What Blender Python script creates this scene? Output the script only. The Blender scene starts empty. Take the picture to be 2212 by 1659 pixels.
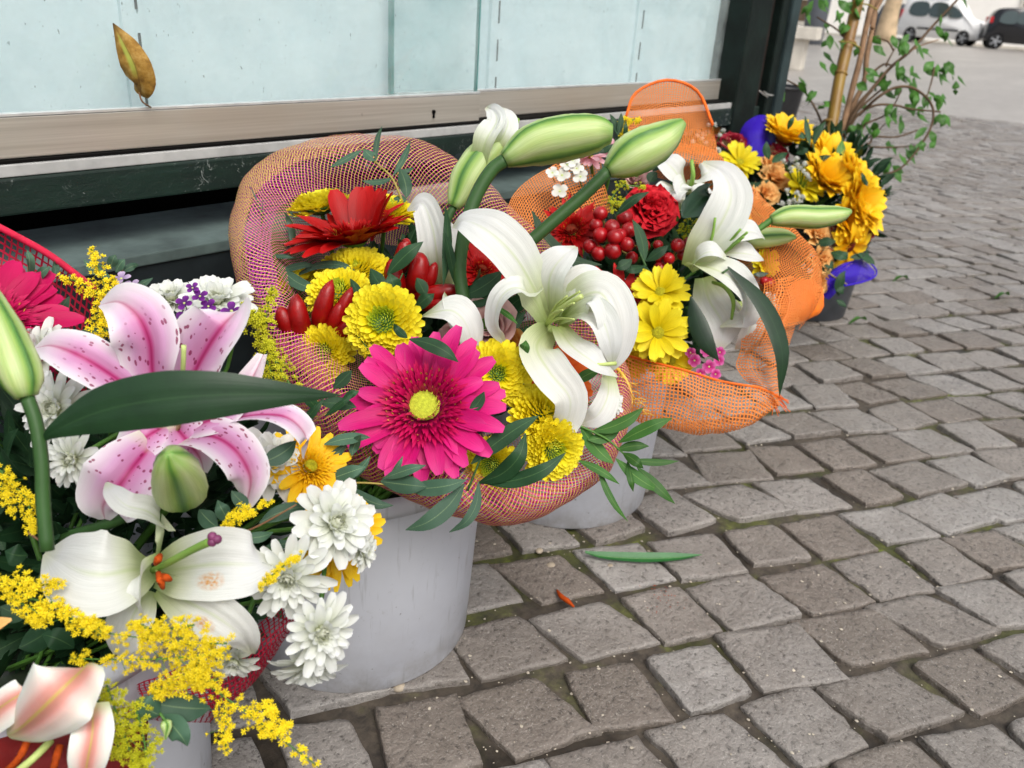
import bpy, bmesh, math, random
import numpy as np
from mathutils import Vector, Matrix, noise as mnoise
random.seed(7)
SC = bpy.context.scene
COL = SC.collection
R_ = math.radians
PI = math.pi

# ------------------------------------------------------------------ camera
CAM_H = 0.60
F_PIX, CX, CY = 1809.0, 1106.0, 829.5          # focal length and centre, in a 2212 x 1659 picture
HOR_X, HOR_Y, ROLL, VPX = 2160.0, 72.0, 0.070, 2800.0   # measured horizon and the kiosk's vanishing point
def _basis():
    p1 = Vector((-CX, HOR_Y - ROLL*HOR_X - CY, F_PIX)); p2 = Vector((2212-CX, HOR_Y + ROLL*(2212-HOR_X) - CY, F_PIX))
    up = p1.cross(p2).normalized()
    if up.y > 0: up = -up
    X = Vector((VPX-CX, HOR_Y + ROLL*(VPX-HOR_X) - CY, F_PIX)).normalized()
    Y = up.cross(X)
    return Matrix((X, Y, up))
RB = _basis()                                   # camera (x right, y down, z ahead) -> world
EYE = Vector((0, 0, CAM_H))
cam = bpy.data.cameras.new('camera'); camo = bpy.data.objects.new('camera', cam); COL.objects.link(camo)
M3 = Matrix((RB @ Vector((1,0,0)), RB @ Vector((0,-1,0)), RB @ Vector((0,0,-1)))).transposed()
camo.matrix_world = Matrix.Translation(EYE) @ M3.to_4x4()
cam.sensor_width = 36.0; cam.lens = 36.0*F_PIX/2212.0
cam.clip_start = 0.02; cam.clip_end = 500
cam.dof.use_dof = True; cam.dof.focus_distance = 0.66; cam.dof.aperture_fstop = 11.5
SC.camera = camo

# ------------------------------------------------------------------ sky, sun, exposure
SUN_EL, SUN_AZ = R_(54), R_(-112)                # azimuth of the sun measured from +X
w = bpy.data.worlds.new('World'); SC.world = w; w.use_nodes = True
nt = w.node_tree; nt.nodes.clear()
sk = nt.nodes.new('ShaderNodeTexSky'); sk.sky_type = 'NISHITA'; sk.sun_disc = False
sk.sun_elevation = SUN_EL; sk.sun_rotation = PI/2 - SUN_AZ
sk.air_density = 1.0; sk.dust_density = 5.0; sk.ozone_density = 1.0
hs = nt.nodes.new('ShaderNodeHueSaturation'); hs.inputs['Saturation'].default_value = 0.45
bg = nt.nodes.new('ShaderNodeBackground'); bg.inputs['Strength'].default_value = 0.15
wo = nt.nodes.new('ShaderNodeOutputWorld')
nt.links.new(sk.outputs[0], hs.inputs['Color']); nt.links.new(hs.outputs[0], bg.inputs[0]); nt.links.new(bg.outputs[0], wo.inputs[0])
sl = bpy.data.lights.new('sun', 'SUN'); sl.energy = 1.5; sl.angle = R_(35); sl.color = (1.0, 0.97, 0.92)
so = bpy.data.objects.new('sun', sl); COL.objects.link(so)
sd = Vector((math.cos(SUN_EL)*math.cos(SUN_AZ), math.cos(SUN_EL)*math.sin(SUN_AZ), math.sin(SUN_EL)))
so.rotation_euler = sd.to_track_quat('Z', 'Y').to_euler()
vs = SC.view_settings; vs.view_transform = 'Standard'; vs.look = 'None'; vs.gamma = 1.0; vs.use_curve_mapping = False
vs.exposure = 0.20

# ------------------------------------------------------------------ helpers: points
def ray(x, y): return RB @ Vector((x-CX, y-CY, F_PIX))
def at(x, y, d): return EYE + ray(x, y)*(d/F_PIX)           # picture point at depth d metres
def on_z(x, y, z=0.0):
    r = ray(x, y); return EYE + r*((z-CAM_H)/r.z)
def on_y(x, y, Y):
    r = ray(x, y); return EYE + r*(Y/r.y)
def cdir(x, y, z): return (RB @ Vector((x, -y, -z))).normalized()   # x right, y up, z towards the viewer
def px(n, d): return n*d/F_PIX                                     # picture length at depth d in metres

# ------------------------------------------------------------------ helpers: objects
def tag(o, label=None, cat=None, group=None, kind=None):
    if label: o['label'] = label
    if cat: o['category'] = cat
    if group: o['group'] = group
    if kind: o['kind'] = kind
    return o
def thing(name, label, cat, loc=(0,0,0), group=None, rot=None):
    o = bpy.data.objects.new(name, None); o.empty_display_size = 0.02
    COL.objects.link(o)
    m = Matrix.Translation(Vector(loc))
    if rot is not None: m = m @ rot.to_4x4()
    o.matrix_world = m
    return tag(o, label, cat, group)
def link(name, me, parent=None, mat=None, M=None, kind=None):
    if mat is not None and (len(me.materials) == 0): me.materials.append(mat)
    o = bpy.data.objects.new(name, me); COL.objects.link(o)
    if parent is not None: o.parent = parent
    if M is not None: o.matrix_local = M
    if kind: o['kind'] = kind
    return o
def world_part(name, me, parent, mat, kind=None, loc=None):
    """mesh given in world coordinates -> part of an unrotated thing"""
    L = parent.location if loc is None else loc
    me.transform(Matrix.Translation(-Vector(L)))
    return link(name, me, parent, mat, None, kind)
def pydata(vs_, fs, smooth=True, uvs=None, name='m'):
    me = bpy.data.meshes.new(name); me.from_pydata([tuple(v) for v in vs_], [], fs); 
    if uvs is not None:
        ul = me.uv_layers.new(name='UVMap')
        li = np.empty(len(me.loops), dtype=np.int32); me.loops.foreach_get('vertex_index', li)
        ul.data.foreach_set('uv', np.asarray(uvs, dtype=np.float32)[li].ravel())
    if smooth: me.polygons.foreach_set('use_smooth', [True]*len(me.polygons))
    me.update(); return me
def bm_mesh(bm, smooth=False, name='m'):
    me = bpy.data.meshes.new(name); bm.to_mesh(me); bm.free()
    if smooth: me.polygons.foreach_set('use_smooth', [True]*len(me.polygons))
    return me
def box_into(bm, lo, hi, bevel=0.0):
    lo = Vector(lo); hi = Vector(hi); c = (lo+hi)/2; s = hi-lo
    r = bmesh.ops.create_cube(bm, size=1.0, matrix=Matrix.Translation(c) @ Matrix.Diagonal((s.x, s.y, s.z, 1)))
    if bevel > 0:
        es = set()
        for v in r['verts']: es.update(v.link_edges)
        bmesh.ops.bevel(bm, geom=list(es), offset=bevel, segments=2, profile=0.6, affect='EDGES')
def box(lo, hi, bevel=0.0):
    bm = bmesh.new(); box_into(bm, lo, hi, bevel); return bm_mesh(bm)
def catmull(P, n, closed=False):
    """resample a list of Vectors (any dimension as np rows) to n points"""
    P = np.asarray([list(p) for p in P], dtype=float); m = len(P)
    if closed: t = np.linspace(0, m, n, endpoint=False)
    else: t = np.linspace(0, m-1, n)
    out = []
    for u in t:
        i = int(math.floor(u)); 
        if not closed and i >= m-1: i = m-2
        f = u-i
        if closed: a, b, c, d = P[(i-1) % m], P[i % m], P[(i+1) % m], P[(i+2) % m]
        else:
            b, c = P[i], P[i+1]
            a = P[i-1] if i > 0 else 2*b-c
            d = P[i+2] if i+2 < m else 2*c-b
        out.append(0.5*((2*b) + (-a+c)*f + (2*a-5*b+4*c-d)*f*f + (-a+3*b-3*c+d)*f**3))
    return np.array(out)
def tube(P, rad, seg=8, caps=True, n=None):
    """P list of points, rad number or list; returns mesh"""
    Q = catmull(P, n or max(2, 4*(len(P)-1)+1))
    if isinstance(rad, (int, float)): rr = np.full(len(Q), rad)
    else: rr = np.interp(np.linspace(0, 1, len(Q)), np.linspace(0, 1, len(rad)), rad)
    vs_, fs, uv = [], [], []
    up = Vector((0.31, 0.17, 0.93))
    L = len(Q)
    for i in range(L):
        t = Vector(Q[min(i+1, L-1)] - Q[max(i-1, 0)]).normalized()
        a = t.cross(up)
        if a.length < 1e-4: a = t.cross(Vector((1, 0, 0)))
        a.normalize(); b = t.cross(a)
        up = b.cross(t).normalized() if False else up
        for k in range(seg):
            th = 2*PI*k/seg
            vs_.append(Vector(Q[i]) + (a*math.cos(th) + b*math.sin(th))*rr[i]); uv.append((i/(L-1), k/seg))
    for i in range(L-1):
        for k in range(seg):
            fs.append((i*seg+k, i*seg+(k+1) % seg, (i+1)*seg+(k+1) % seg, (i+1)*seg+k))
    if caps:
        fs.append(tuple(range(seg))[::-1]); fs.append(tuple((L-1)*seg+k for k in range(seg)))
    return pydata(vs_, fs, True, uv)
def lathe(prof, seg=48):
    vs_, fs = [], []
    for (r, z) in prof:
        for k in range(seg):
            a = 2*PI*k/seg; vs_.append((r*math.cos(a), r*math.sin(a), z))
    for i in range(len(prof)-1):
        for k in range(seg): fs.append((i*seg+k, i*seg+(k+1) % seg, (i+1)*seg+(k+1) % seg, (i+1)*seg+k))
    return pydata(vs_, fs, True)

# ------------------------------------------------------------------ helpers: materials
def rgb(h):
    h = h.lstrip('#'); c = [int(h[i:i+2], 16)/255 for i in (0, 2, 4)]
    return tuple(((v/12.92) if v <= 0.04045 else ((v+0.055)/1.055)**2.4) for v in c)
class NT:
    def __init__(s, name):
        s.m = bpy.data.materials.new(name); s.m.use_nodes = True; s.t = s.m.node_tree; s.t.nodes.clear()
        s.out = s.t.nodes.new('ShaderNodeOutputMaterial')
    def n(s, kind, **kw):
        nd = s.t.nodes.new('ShaderNode'+kind)
        for k, v in kw.items():
            if k.startswith('i_'):
                key = k[2:].replace('_', ' ')
                key = int(key) if key.isdigit() else key
                if isinstance(v, bpy.types.NodeSocket): s.t.links.new(v, nd.inputs[key])
                else: nd.inputs[key].default_value = v
            else: setattr(nd, k, v)
        return nd
    def l(s, a, b): s.t.links.new(a, b)
    def math(s, op, a, b=0.5, c=None):
        nd = s.n('Math', operation=op)
        for i, v in enumerate((a, b) + ((c,) if c is not None else ())):
            if isinstance(v, bpy.types.NodeSocket): s.l(v, nd.inputs[i])
            else: nd.inputs[i].default_value = v
        return nd.outputs[0]
    def mix(s, f, a, b, typ='MIX'):
        nd = s.n('Mix', data_type='RGBA', blend_type=typ)
        for i, v in ((0, f), (6, a), (7, b)):
            if isinstance(v, bpy.types.NodeSocket): s.l(v, nd.inputs[i])
            elif i == 0: nd.inputs[0].default_value = v
            else: nd.inputs[i].default_value = (*v[:3], 1)
        return nd.outputs[2]
    def ramp(s, f, stops, interp='LINEAR'):
        nd = s.n('ValToRGB'); cr = nd.color_ramp; cr.interpolation = interp
        while len(cr.elements) < len(stops): cr.elements.new(0.5)
        for e, (p, c) in zip(cr.elements, stops):
            e.position = p; e.color = (*c[:3], 1) if not isinstance(c, (int, float)) else (c, c, c, 1)
        s.l(f, nd.inputs[0]); return nd.outputs[0]
    def noise(s, scale, vec=None, detail=4, rough=0.6, dist=0.0):
        nd = s.n('TexNoise'); nd.inputs['Scale'].default_value = scale; nd.inputs['Detail'].default_value = detail
        nd.inputs['Roughness'].default_value = rough; nd.inputs['Distortion'].default_value = dist
        if vec is not None: s.l(vec, nd.inputs['Vector'])
        return nd.outputs[0]
    def obj(s): return s.n('TexCoord').outputs['Object']
    def pos(s): return s.n('NewGeometry').outputs['Position']
    def uv(s):
        sp = s.n('SeparateXYZ'); s.l(s.n('TexCoord').outputs['UV'], sp.inputs[0]); return sp.outputs[0], sp.outputs[1]
    def rnd(s): return s.n('ObjectInfo').outputs['Random']
    def bump(s, h, strength=0.3, dist=0.002, nrm=None):
        b = s.n('Bump'); b.inputs['Strength'].default_value = strength; b.inputs['Distance'].default_value = dist
        s.l(h, b.inputs['Height']); 
        if nrm is not None: s.l(nrm, b.inputs['Normal'])
        return b.outputs[0]
    def pbr(s, col, rough=0.5, spec=0.5, metal=0.0, nrm=None, **kw):
        p = s.n('BsdfPrincipled')
        for k, v in (('Base Color', col), ('Roughness', rough), ('Specular IOR Level', spec), ('Metallic', metal)):
            if isinstance(v, bpy.types.NodeSocket): s.l(v, p.inputs[k])
            else: p.inputs[k].default_value = (*v[:3], 1) if k == 'Base Color' else v
        if nrm is not None: s.l(nrm, p.inputs['Normal'])
        for k, v in kw.items(): p.inputs[k.replace('_', ' ')].default_value = v
        return p.outputs[0]
    def done(s, sh):
        s.l(sh, s.out.inputs[0]); return s.m
def vary(t, c, amt=0.12, scale=30.0, vec=None):
    """colour c with slight light/dark mottling and per-object difference"""
    f = t.noise(scale, vec if vec is not None else t.pos())
    lo = tuple(v*(1-amt) for v in c); hi = tuple(min(1, v*(1+amt)) for v in c)
    return t.ramp(f, [(0.3, lo), (0.7, hi)])
def simple(name, c, rough=0.5, spec=0.4, amt=0.12, scale=30, bump=0.0, bscale=200, metal=0.0):
    t = NT(name); col = vary(t, c, amt, scale)
    nrm = t.bump(t.noise(bscale, t.pos()), bump, 0.002) if bump else None
    return t.done(t.pbr(col, rough, spec, metal, nrm))

# ================================================================== THE PAVEMENT
t = NT('bedding'); P = t.pos()
n1 = t.noise(9, P, 6, 0.65); n2 = t.noise(60, P, 5, 0.7); n3 = t.noise(3.2, P, 3)
c1 = t.ramp(n2, [(0.3, rgb('#2f2b27')), (0.7, rgb('#5f564b'))])
c2 = t.ramp(n2, [(0.3, rgb('#35352a')), (0.58, rgb('#565a2c')), (0.78, rgb('#84962e'))])
mossf = t.ramp(t.math('MULTIPLY', n1, n3), [(0.235, 0.0), (0.32, 1.0)])
c = t.mix(mossf, c1, c2)
wet = t.ramp(t.noise(5, P, 4), [(0.48, 0.0), (0.58, 1.0)])
c = t.mix(t.math('MULTIPLY', wet, 0.55), c, rgb('#1d1a17'))
far = t.n('TexBrick', i_Vector=t.n('Mapping', i_Vector=P, i_Rotation=(0,0,R_(31))).outputs[0], i_Scale=1.0, i_Color1=(*rgb('#9c9791'),1), i_Color2=(*rgb('#afaaa4'),1), i_Mortar=(*rgb('#827c73'),1))
far.inputs['Mortar Size'].default_value = 0.008; far.inputs['Mortar Smooth'].default_value = 0.3
far.inputs['Brick Width'].default_value = 0.094; far.inputs['Row Height'].default_value = 0.09; far.inputs['Bias'].default_value = 0.0
dist = t.n('VectorMath', operation='LENGTH'); t.l(P, dist.inputs[0])
ff = t.ramp(t.math('MULTIPLY', dist.outputs['Value'], 0.1), [(0.66, 0.0), (0.76, 1.0)])
farc = t.mix(t.ramp(t.noise(0.9, P, 6), [(0.35, 0.0), (0.7, 0.5)]), far.outputs[0], rgb('#8d8882')); farc = t.mix(t.ramp(t.noise(1.0, t.n('Mapping', i_Vector=P, i_Scale=(0.25, 1.2, 1.0)).outputs[0], 5), [(0.5, 0.0), (0.7, 0.4)]), farc, rgb('#c4bfb6'))  # long pale streaks of light painted into the far paving colour
c = t.mix(ff, c, farc)
rr = t.mix(wet, (0.85,)*3, (0.32,)*3)
rr = t.mix(ff, rr, (0.34,)*3)
M_BED = t.done(t.pbr(c, rr, 0.4, 0, t.bump(n2, 0.6, 0.003)))
gm = pydata([(-60,-60,0), (160,-60,0), (160,80,0), (-60,80,0)], [(0,1,2,3)], False)
ground = link('pavement', gm, None, M_BED); tag(ground, 'grey cobbled pavement with dark mossy joints', None, None, 'structure')

t = NT('basalt_stone'); P = t.pos(); rn = t.rnd()
f1 = t.noise(150, P, 6, 0.75); f2 = t.noise(30, P, 6, 0.72); f5 = t.noise(75, P, 4, 0.6); f6 = t.noise(8, P, 3, 0.6); f3 = t.noise(480, P, 3, 0.7); f4 = t.noise(2.1, P, 3)
attr = t.n('Attribute', attribute_name='tone'); tone = attr.outputs['Fac']
base = t.ramp(f2, [(0.28, rgb('#7d7771')), (0.5, rgb('#9b958f')), (0.74, rgb('#b8b3ad'))])
warm = t.mix(tone, rgb('#a79c91'), rgb('#e2e1df'))
base = t.mix(0.75, base, warm, 'MULTIPLY')
base = t.mix(0.35, base, t.mix(tone, rgb('#8c8279'), rgb('#b4b2b0')))
speck = t.ramp(f1, [(0.36, rgb('#3c3935')), (0.47, (1,1,1)), (0.6, (1,1,1)), (0.68, (1.0,1.0,1.0))])
base = t.mix(0.75, base, speck, 'MULTIPLY')
base = t.mix(t.ramp(f3, [(0.58, 0.0), (0.72, 0.6)]), base, rgb('#d6d1c8'))
wet = t.ramp(f4, [(0.40, 0.0), (0.60, 1.0)])
base = t.mix(t.math('MULTIPLY', wet, 0.30), base, rgb('#57524c'))
ro = t.mix(wet, (0.48,)*3, (0.17,)*3)
hh = t.math('ADD', t.math('ADD', t.math('MULTIPLY', f2, 0.9), t.math('MULTIPLY', f1, 0.45)), t.math('MULTIPLY', f5, 0.5))
base = t.mix(t.ramp(f6, [(0.4, 0.0), (0.72, 0.4)]), base, rgb('#7c736a'))
M_STONE = t.done(t.pbr(base, ro, 0.5, 0, t.bump(hh, 0.8, 0.005)))

U_ANG, V_ANG = R_(-30), R_(-121)
UX = Vector((math.cos(U_ANG), math.sin(U_ANG), 0)); VX = Vector((math.cos(V_ANG), math.sin(V_ANG), 0))
def stone_mesh(seed):
    rs = random.Random(seed)
    hu, hv = 0.5*rs.uniform(0.9, 1.04), 0.5*rs.uniform(0.9, 1.02); sk_ = rs.uniform(-0.08, 0.34)
    su, sv = 0.0812*hu, 0.0790*hv
    cs = []
    for sx, sy in ((1,-1),(1,1),(-1,1),(-1,-1)):
        yy = sy*sv*rs.uniform(0.86, 1.08); cs.append(Vector((sx*su*rs.uniform(0.84, 1.06) - sk_*yy, yy, 0)))
    ring = []
    for i in range(4):
        a, b = cs[i], cs[(i+1) % 4]; bow = rs.uniform(-0.02, 0.06)
        for k in range(7):
            f = k/7
            p = a.lerp(b, f); p *= 1 + bow*math.sin(PI*f) + rs.uniform(-0.03, 0.03)
            if k == 0: p *= rs.uniform(0.97, 1.03)
            ring.append(p)
    n = len(ring); vs_ = []; h = 0.010
    jj = [rs.uniform(-0.012, 0.012) for _ in ring]
    for q, z in ((1.02, -0.02), (1.005, h*0.80), (0.988, h*0.985)):
        for p, j in zip(ring, jj): vs_.append((p.x*(q+j*(z > 0)), p.y*(q+j*(z > 0)), z + rs.uniform(-0.0008, 0.0008)*(z > 0)))
    for p in ring: vs_.append((p.x*0.86, p.y*0.86, h*1.0 + rs.uniform(-0.0006, 0.0006)))
    for p in ring: vs_.append((p.x*0.45, p.y*0.45, h*1.01 + rs.uniform(-0.0008, 0.0008)))
    vs_.append((0, 0, h*1.01)); fs = []
    for L in range(4):
        for k in range(n): fs.append((L*n+k, L*n+(k+1) % n, (L+1)*n+(k+1) % n, (L+1)*n+k))
    for k in range(n): fs.append((4*n+k, 4*n+(k+1) % n, 5*n))
    return vs_, fs
STONES = [stone_mesh(100+i) for i in range(28)]
spots = []
rng = random.Random(5)
for j in range(-95, 60):
    off = rng.uniform(0, 0.09); u = -8.0 + off
    while u < 9.5:
        wdt = rng.choice((0.084, 0.09, 0.094, 0.098, 0.106))
        p = UX*(u+wdt/2) + VX*(j*0.0885 + 0.006*math.sin(u*5+j)); u += wdt
        if p.x < -0.25 or p.y > 5 or p.y > 0.95 and p.x < 1.7: continue
        dv = p - EYE; cc = RB.transposed() @ dv
        if cc.z < 0.25: continue
        ix, iy = CX + F_PIX*cc.x/cc.z, CY + F_PIX*cc.y/cc.z
        if ix < -250 or ix > 2500 or iy > 2000 or p.length > 7.5: continue
        spots.append((cc.z, p, wdt, ix, iy))
spots.sort(key=lambda s: s[0])
inview = [s for s in spots if 380 < s[3] < 2230 and s[4] < 1700 and not (s[3] < 1000 and s[4] < 1350)]
near = set(id(s) for s in inview[:300])
SM = {}
mass_v, mass_f, mass_t = [], [], []
for s in spots:
    d, p, wdt = s[0], s[1], s[2]
    k = rng.randrange(len(STONES)); z = -0.0042 + rng.uniform(-0.0018, 0.002)
    rz = U_ANG + rng.uniform(-0.11, 0.11) + rng.choice((0, PI))
    M = Matrix.Translation((p.x, p.y, z)) @ Matrix.Rotation(rz, 4, 'Z') @ Matrix.Rotation(rng.uniform(-0.03, 0.03), 4, 'X') @ Matrix.Rotation(rng.uniform(-0.03, 0.03), 4, 'Y') @ Matrix.Diagonal((wdt/0.086*1.02, 1.04, 1, 1))
    tn = rng.random()
    if id(s) in near:
        key = (k, int(tn*4))
        if key not in SM:
            me = pydata(STONES[k][0], STONES[k][1], False, None, 'cobblestone'); me.polygons.foreach_set('use_smooth', [i >= 56 for i in range(len(me.polygons))]); me.materials.append(M_STONE)
            a = me.attributes.new('tone', 'FLOAT', 'POINT'); a.data.foreach_set('value', [key[1]/3.0]*len(me.vertices)); SM[key] = me
        link('cobblestone', SM[key], ground, None, M)
    else:
        b0 = len(mass_v); mass_v += [M @ Vector(v) for v in STONES[k][0]]; mass_t += [tn]*len(STONES[k][0])
        mass_f += [tuple(i+b0 for i in f) for f in STONES[k][1]]
me = pydata(mass_v, mass_f, True, None, 'cobblestones'); a = me.attributes.new('tone', 'FLOAT', 'POINT'); a.data.foreach_set('value', mass_t)
link('cobblestones', me, ground, M_STONE, None, 'stuff')
# ================================================================== THE KIOSK
WY = 0.85                                       # plane of the sliding-door rails
def green_paint():
    t = NT('weathered_green_paint'); P = t.pos()
    st = t.n('Mapping', i_Vector=P, i_Scale=(6, 40, 40)).outputs[0]
    n1 = t.noise(1.0, st, 6, 0.7); n2 = t.noise(70, P, 6, 0.8, 2.0); n3 = t.noise(14, P, 5, 0.7)
    c = t.ramp(n1, [(0.3, rgb('#081512')), (0.6, rgb('#12281f')), (0.8, rgb('#233c35'))])
    c = t.mix(t.ramp(n3, [(0.45, 0.0), (0.75, 0.5)]), c, rgb('#11191a'))
    chips = t.math('MULTIPLY', t.ramp(n2, [(0.585, 0.0), (0.64, 1.0)]), t.ramp(n3, [(0.46, 0.0), (0.60, 1.0)]))
    c = t.mix(t.math('MULTIPLY', chips, 0.8), c, rgb('#aeb5b0'))
    return t.done(t.pbr(c, 0.55, 0.4, 0, t.bump(t.math('ADD', n1, n2), 0.4, 0.002)))
M_GREEN = green_paint()
M_GREENP = simple('dark_green_post_paint', rgb('#0c1814'), 0.55, 0.25, 0.6, 18, 0.4, 90)
M_TEAL = simple('grey_green_edge_paint', rgb('#2c3a3b'), 0.55, 0.3, 0.35, 14, 0.3, 90)
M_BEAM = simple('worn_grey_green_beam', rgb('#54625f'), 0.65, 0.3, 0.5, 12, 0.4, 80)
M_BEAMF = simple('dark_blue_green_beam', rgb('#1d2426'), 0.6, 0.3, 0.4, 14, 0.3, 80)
M_DARK = simple('dark_void', rgb('#0d0c0b'), 0.9, 0.1)
M_BLACK = simple('black_plastic', rgb('#1c1c1e'), 0.4, 0.5, 0.2)
M_WHITEP = simple('white_plastic_strip', rgb('#b0b0ad'), 0.45, 0.5, 0.15, 40, 0.1, 60)
t = NT('brushed_aluminium'); P = t.pos()
st = t.n('Mapping', i_Vector=P, i_Scale=(2, 60, 160)).outputs[0]
n1 = t.noise(2.0, st, 5, 0.6); n2 = t.noise(3.2, P, 3); n3 = t.noise(60, P, 5, 0.8)
c = t.ramp(n1, [(0.3, rgb('#b9b2a6')), (0.7, rgb('#d3cdc2'))])
c = t.mix(t.ramp(n2, [(0.45, 0.0), (0.7, 0.35)]), c, rgb('#b9a184'))
c = t.mix(t.ramp(n3, [(0.66, 0.0), (0.75, 0.6)]), c, rgb('#4c3a2c'))
M_ALU = t.done(t.pbr(c, 0.32, 0.5, 0.55, t.bump(n1, 0.08, 0.001)))
M_ALUE = simple('bright_aluminium_lip', rgb('#e3e4e2'), 0.3, 0.5, 0.15, 50, 0, 1, 0.6)
t = NT('white_back_board'); P = t.pos()
c = t.ramp(t.noise(3, P, 4), [(0.3, rgb('#d6e4e8')), (0.7, rgb('#dfebee'))])
M_BOARD = t.done(t.pbr(c, 0.6, 0.4))
t = NT('dusty_glass'); P = t.pos()
sp = t.noise(300, t.n('Mapping', i_Vector=P, i_Scale=(1.0, 1.0, 0.55)).outputs[0], 1, 0.4); big = t.noise(7, P, 3)
spots_ = t.math('MULTIPLY', t.ramp(sp, [(0.755, 0.0), (0.79, 1.0)]), t.ramp(big, [(0.35, 0.15), (0.6, 1.0)]))
dust = t.ramp(t.noise(18, P, 6, 0.7), [(0.35, 0.05), (0.75, 0.22)])
tr = t.n('BsdfTransparent', i_Color=(0.955, 0.985, 0.985, 1)).outputs[0]
gl = t.n('BsdfGlossy', i_Color=(1,1,1,1), i_Roughness=0.03).outputs[0]
fr = t.math('MULTIPLY', t.n('Fresnel', i_IOR=1.5).outputs[0], t.math('SUBTRACT', 1.0, t.n('NewGeometry').outputs['Backfacing']))
a = t.n('MixShader'); t.l(fr, a.inputs[0]); t.l(tr, a.inputs[1]); t.l(gl, a.inputs[2])
df = t.n('BsdfDiffuse', i_Color=(0.80, 0.90, 0.90, 1)).outputs[0]; dk = t.n('BsdfDiffuse', i_Color=(0.10, 0.14, 0.14, 1)).outputs[0]
b = t.n('MixShader'); t.l(dust, b.inputs[0]); t.l(a.outputs[0], b.inputs[1]); t.l(df, b.inputs[2])
e = t.n('MixShader'); t.l(t.math('MULTIPLY', spots_, 0.75), e.inputs[0]); t.l(b.outputs[0], e.inputs[1]); t.l(dk, e.inputs[2])
M_GLASS = t.done(e.outputs[0])
M_GEDGE = simple('green_glass_edge', rgb('#4f8b85'), 0.2, 0.6, 0.2, 20)

zG = on_y(0, 250, WY).z                          # glass meets rail
zR = on_y(0, 343, WY).z; zS = on_y(0, 352, WY).z; zS2 = on_y(0, 378, WY).z
X0, ZT = -1.4, 2.1
xJ = on_y(1033, 203, WY).x; xE = on_y(880, 205, WY).x; xP = on_y(1578, 168, WY).x
xPR = on_y(1728, 20, WY-0.03).x
kiosk = thing('kiosk', 'dark green kiosk with glass sliding doors and aluminium rails behind the flowers', 'kiosk', (0, WY, 0))
def kp(name, lo, hi, mat, bevel=0.0, parent=None, kind=None):
    me = box(lo, hi, bevel)
    return world_part(name, me, parent or kiosk, mat, kind, kiosk.location if parent is None else kiosk.location)
# white back board with slotted uprights
kp('back_board', (X0, WY+0.046, zR-0.02), (xP+0.02, WY+0.056, ZT), M_BOARD)
for xx in (on_y(297, 150, WY+0.042).x, on_y(1068, 90, WY+0.042).x, on_y(1378, 90, WY+0.042).x, -0.25):
    up = kp('slotted_upright', (xx-0.011, WY+0.040, zR), (xx+0.011, WY+0.0458, ZT), M_BOARD)
    for k in range(26):
        z0 = zG - 0.014 + k*0.052
        kp('slot', (xx+0.0035, WY+0.0392, z0), (xx+0.0062, WY+0.0408, z0+0.030), M_DARK, 0, up)
# sliding doors: pane + rail each
def door(xa, xb, yy, endcap):
    g = kp('glass_pane', (xa, yy+0.004, zG-0.004), (xb, yy+0.009, ZT), M_GLASS)
    r = kp('rail', (xa, yy-0.004, zR), (xb, yy+0.016, zG-0.001), M_ALU, 0.001)
    kp('rail_lip', (xa, yy-0.0045, zG-0.0008), (xb, yy+0.003, zG+0.0022), M_ALUE, 0.0005, r)
    return g, r
g1, r1 = door(X0, xJ, WY, True)
g2, r2 = door(xE, xP-0.004, WY+0.022, False)
kp('pane_edge', (xE-0.0055, WY+0.0255, zG), (xE-0.0005, WY+0.0315, ZT), M_GEDGE, 0, g2)
kp('pane_edge', (xJ+0.0003, WY+0.0035, zG), (xJ+0.0018, WY+0.0095, ZT), M_GEDGE, 0, g1)
kx = on_y(936, 245, WY-0.004)
bm = bmesh.new(); bmesh.ops.create_cone(bm, cap_ends=True, segments=16, radius1=0.0028, radius2=0.0028, depth=0.002, matrix=Matrix.Translation((kx.x, WY-0.0048, kx.z+0.002)) @ Matrix.Rotation(PI/2, 4, 'X'))
box_into(bm, (kx.x-0.0013, WY-0.0058, kx.z-0.006), (kx.x+0.0013, WY-0.0039, kx.z+0.001))
world_part('keyhole', bm_mesh(bm), r1, M_DARK, None, kiosk.location)
for (sx_, sy_) in ((2660, 330), (2842, 338)): pass
# sill below the rails
kp('track', (X0, WY-0.010, zS+0.0005), (xP-0.01, WY+0.045, zR-0.0006), M_DARK)
kp('white_strip', (X0, WY-0.014, zS2), (on_y(1596, 210, WY).x, WY+0.06, zS), M_WHITEP, 0.001)
zB = on_y(0, 466, WY-0.012).z
kp('weathered_board', (X0, WY-0.018, zB), (xP+0.12, WY+0.02, zS2-0.0006), M_GREEN, 0.002)
# recessed dark opening and the lower ledge beam
kp('recess_back', (X0, WY+0.20, 0.0), (xP+0.1, WY+0.22, zB), M_DARK)
YB = WY-0.052
ft = on_y(0, 604, YB); zb = ft.z
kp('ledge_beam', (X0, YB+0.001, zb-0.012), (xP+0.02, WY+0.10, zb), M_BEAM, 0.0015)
kp('ledge_front', (X0, YB+0.004, 0.0), (xP+0.02, WY+0.06, zb-0.0125), M_BEAMF, 0.002)
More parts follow.
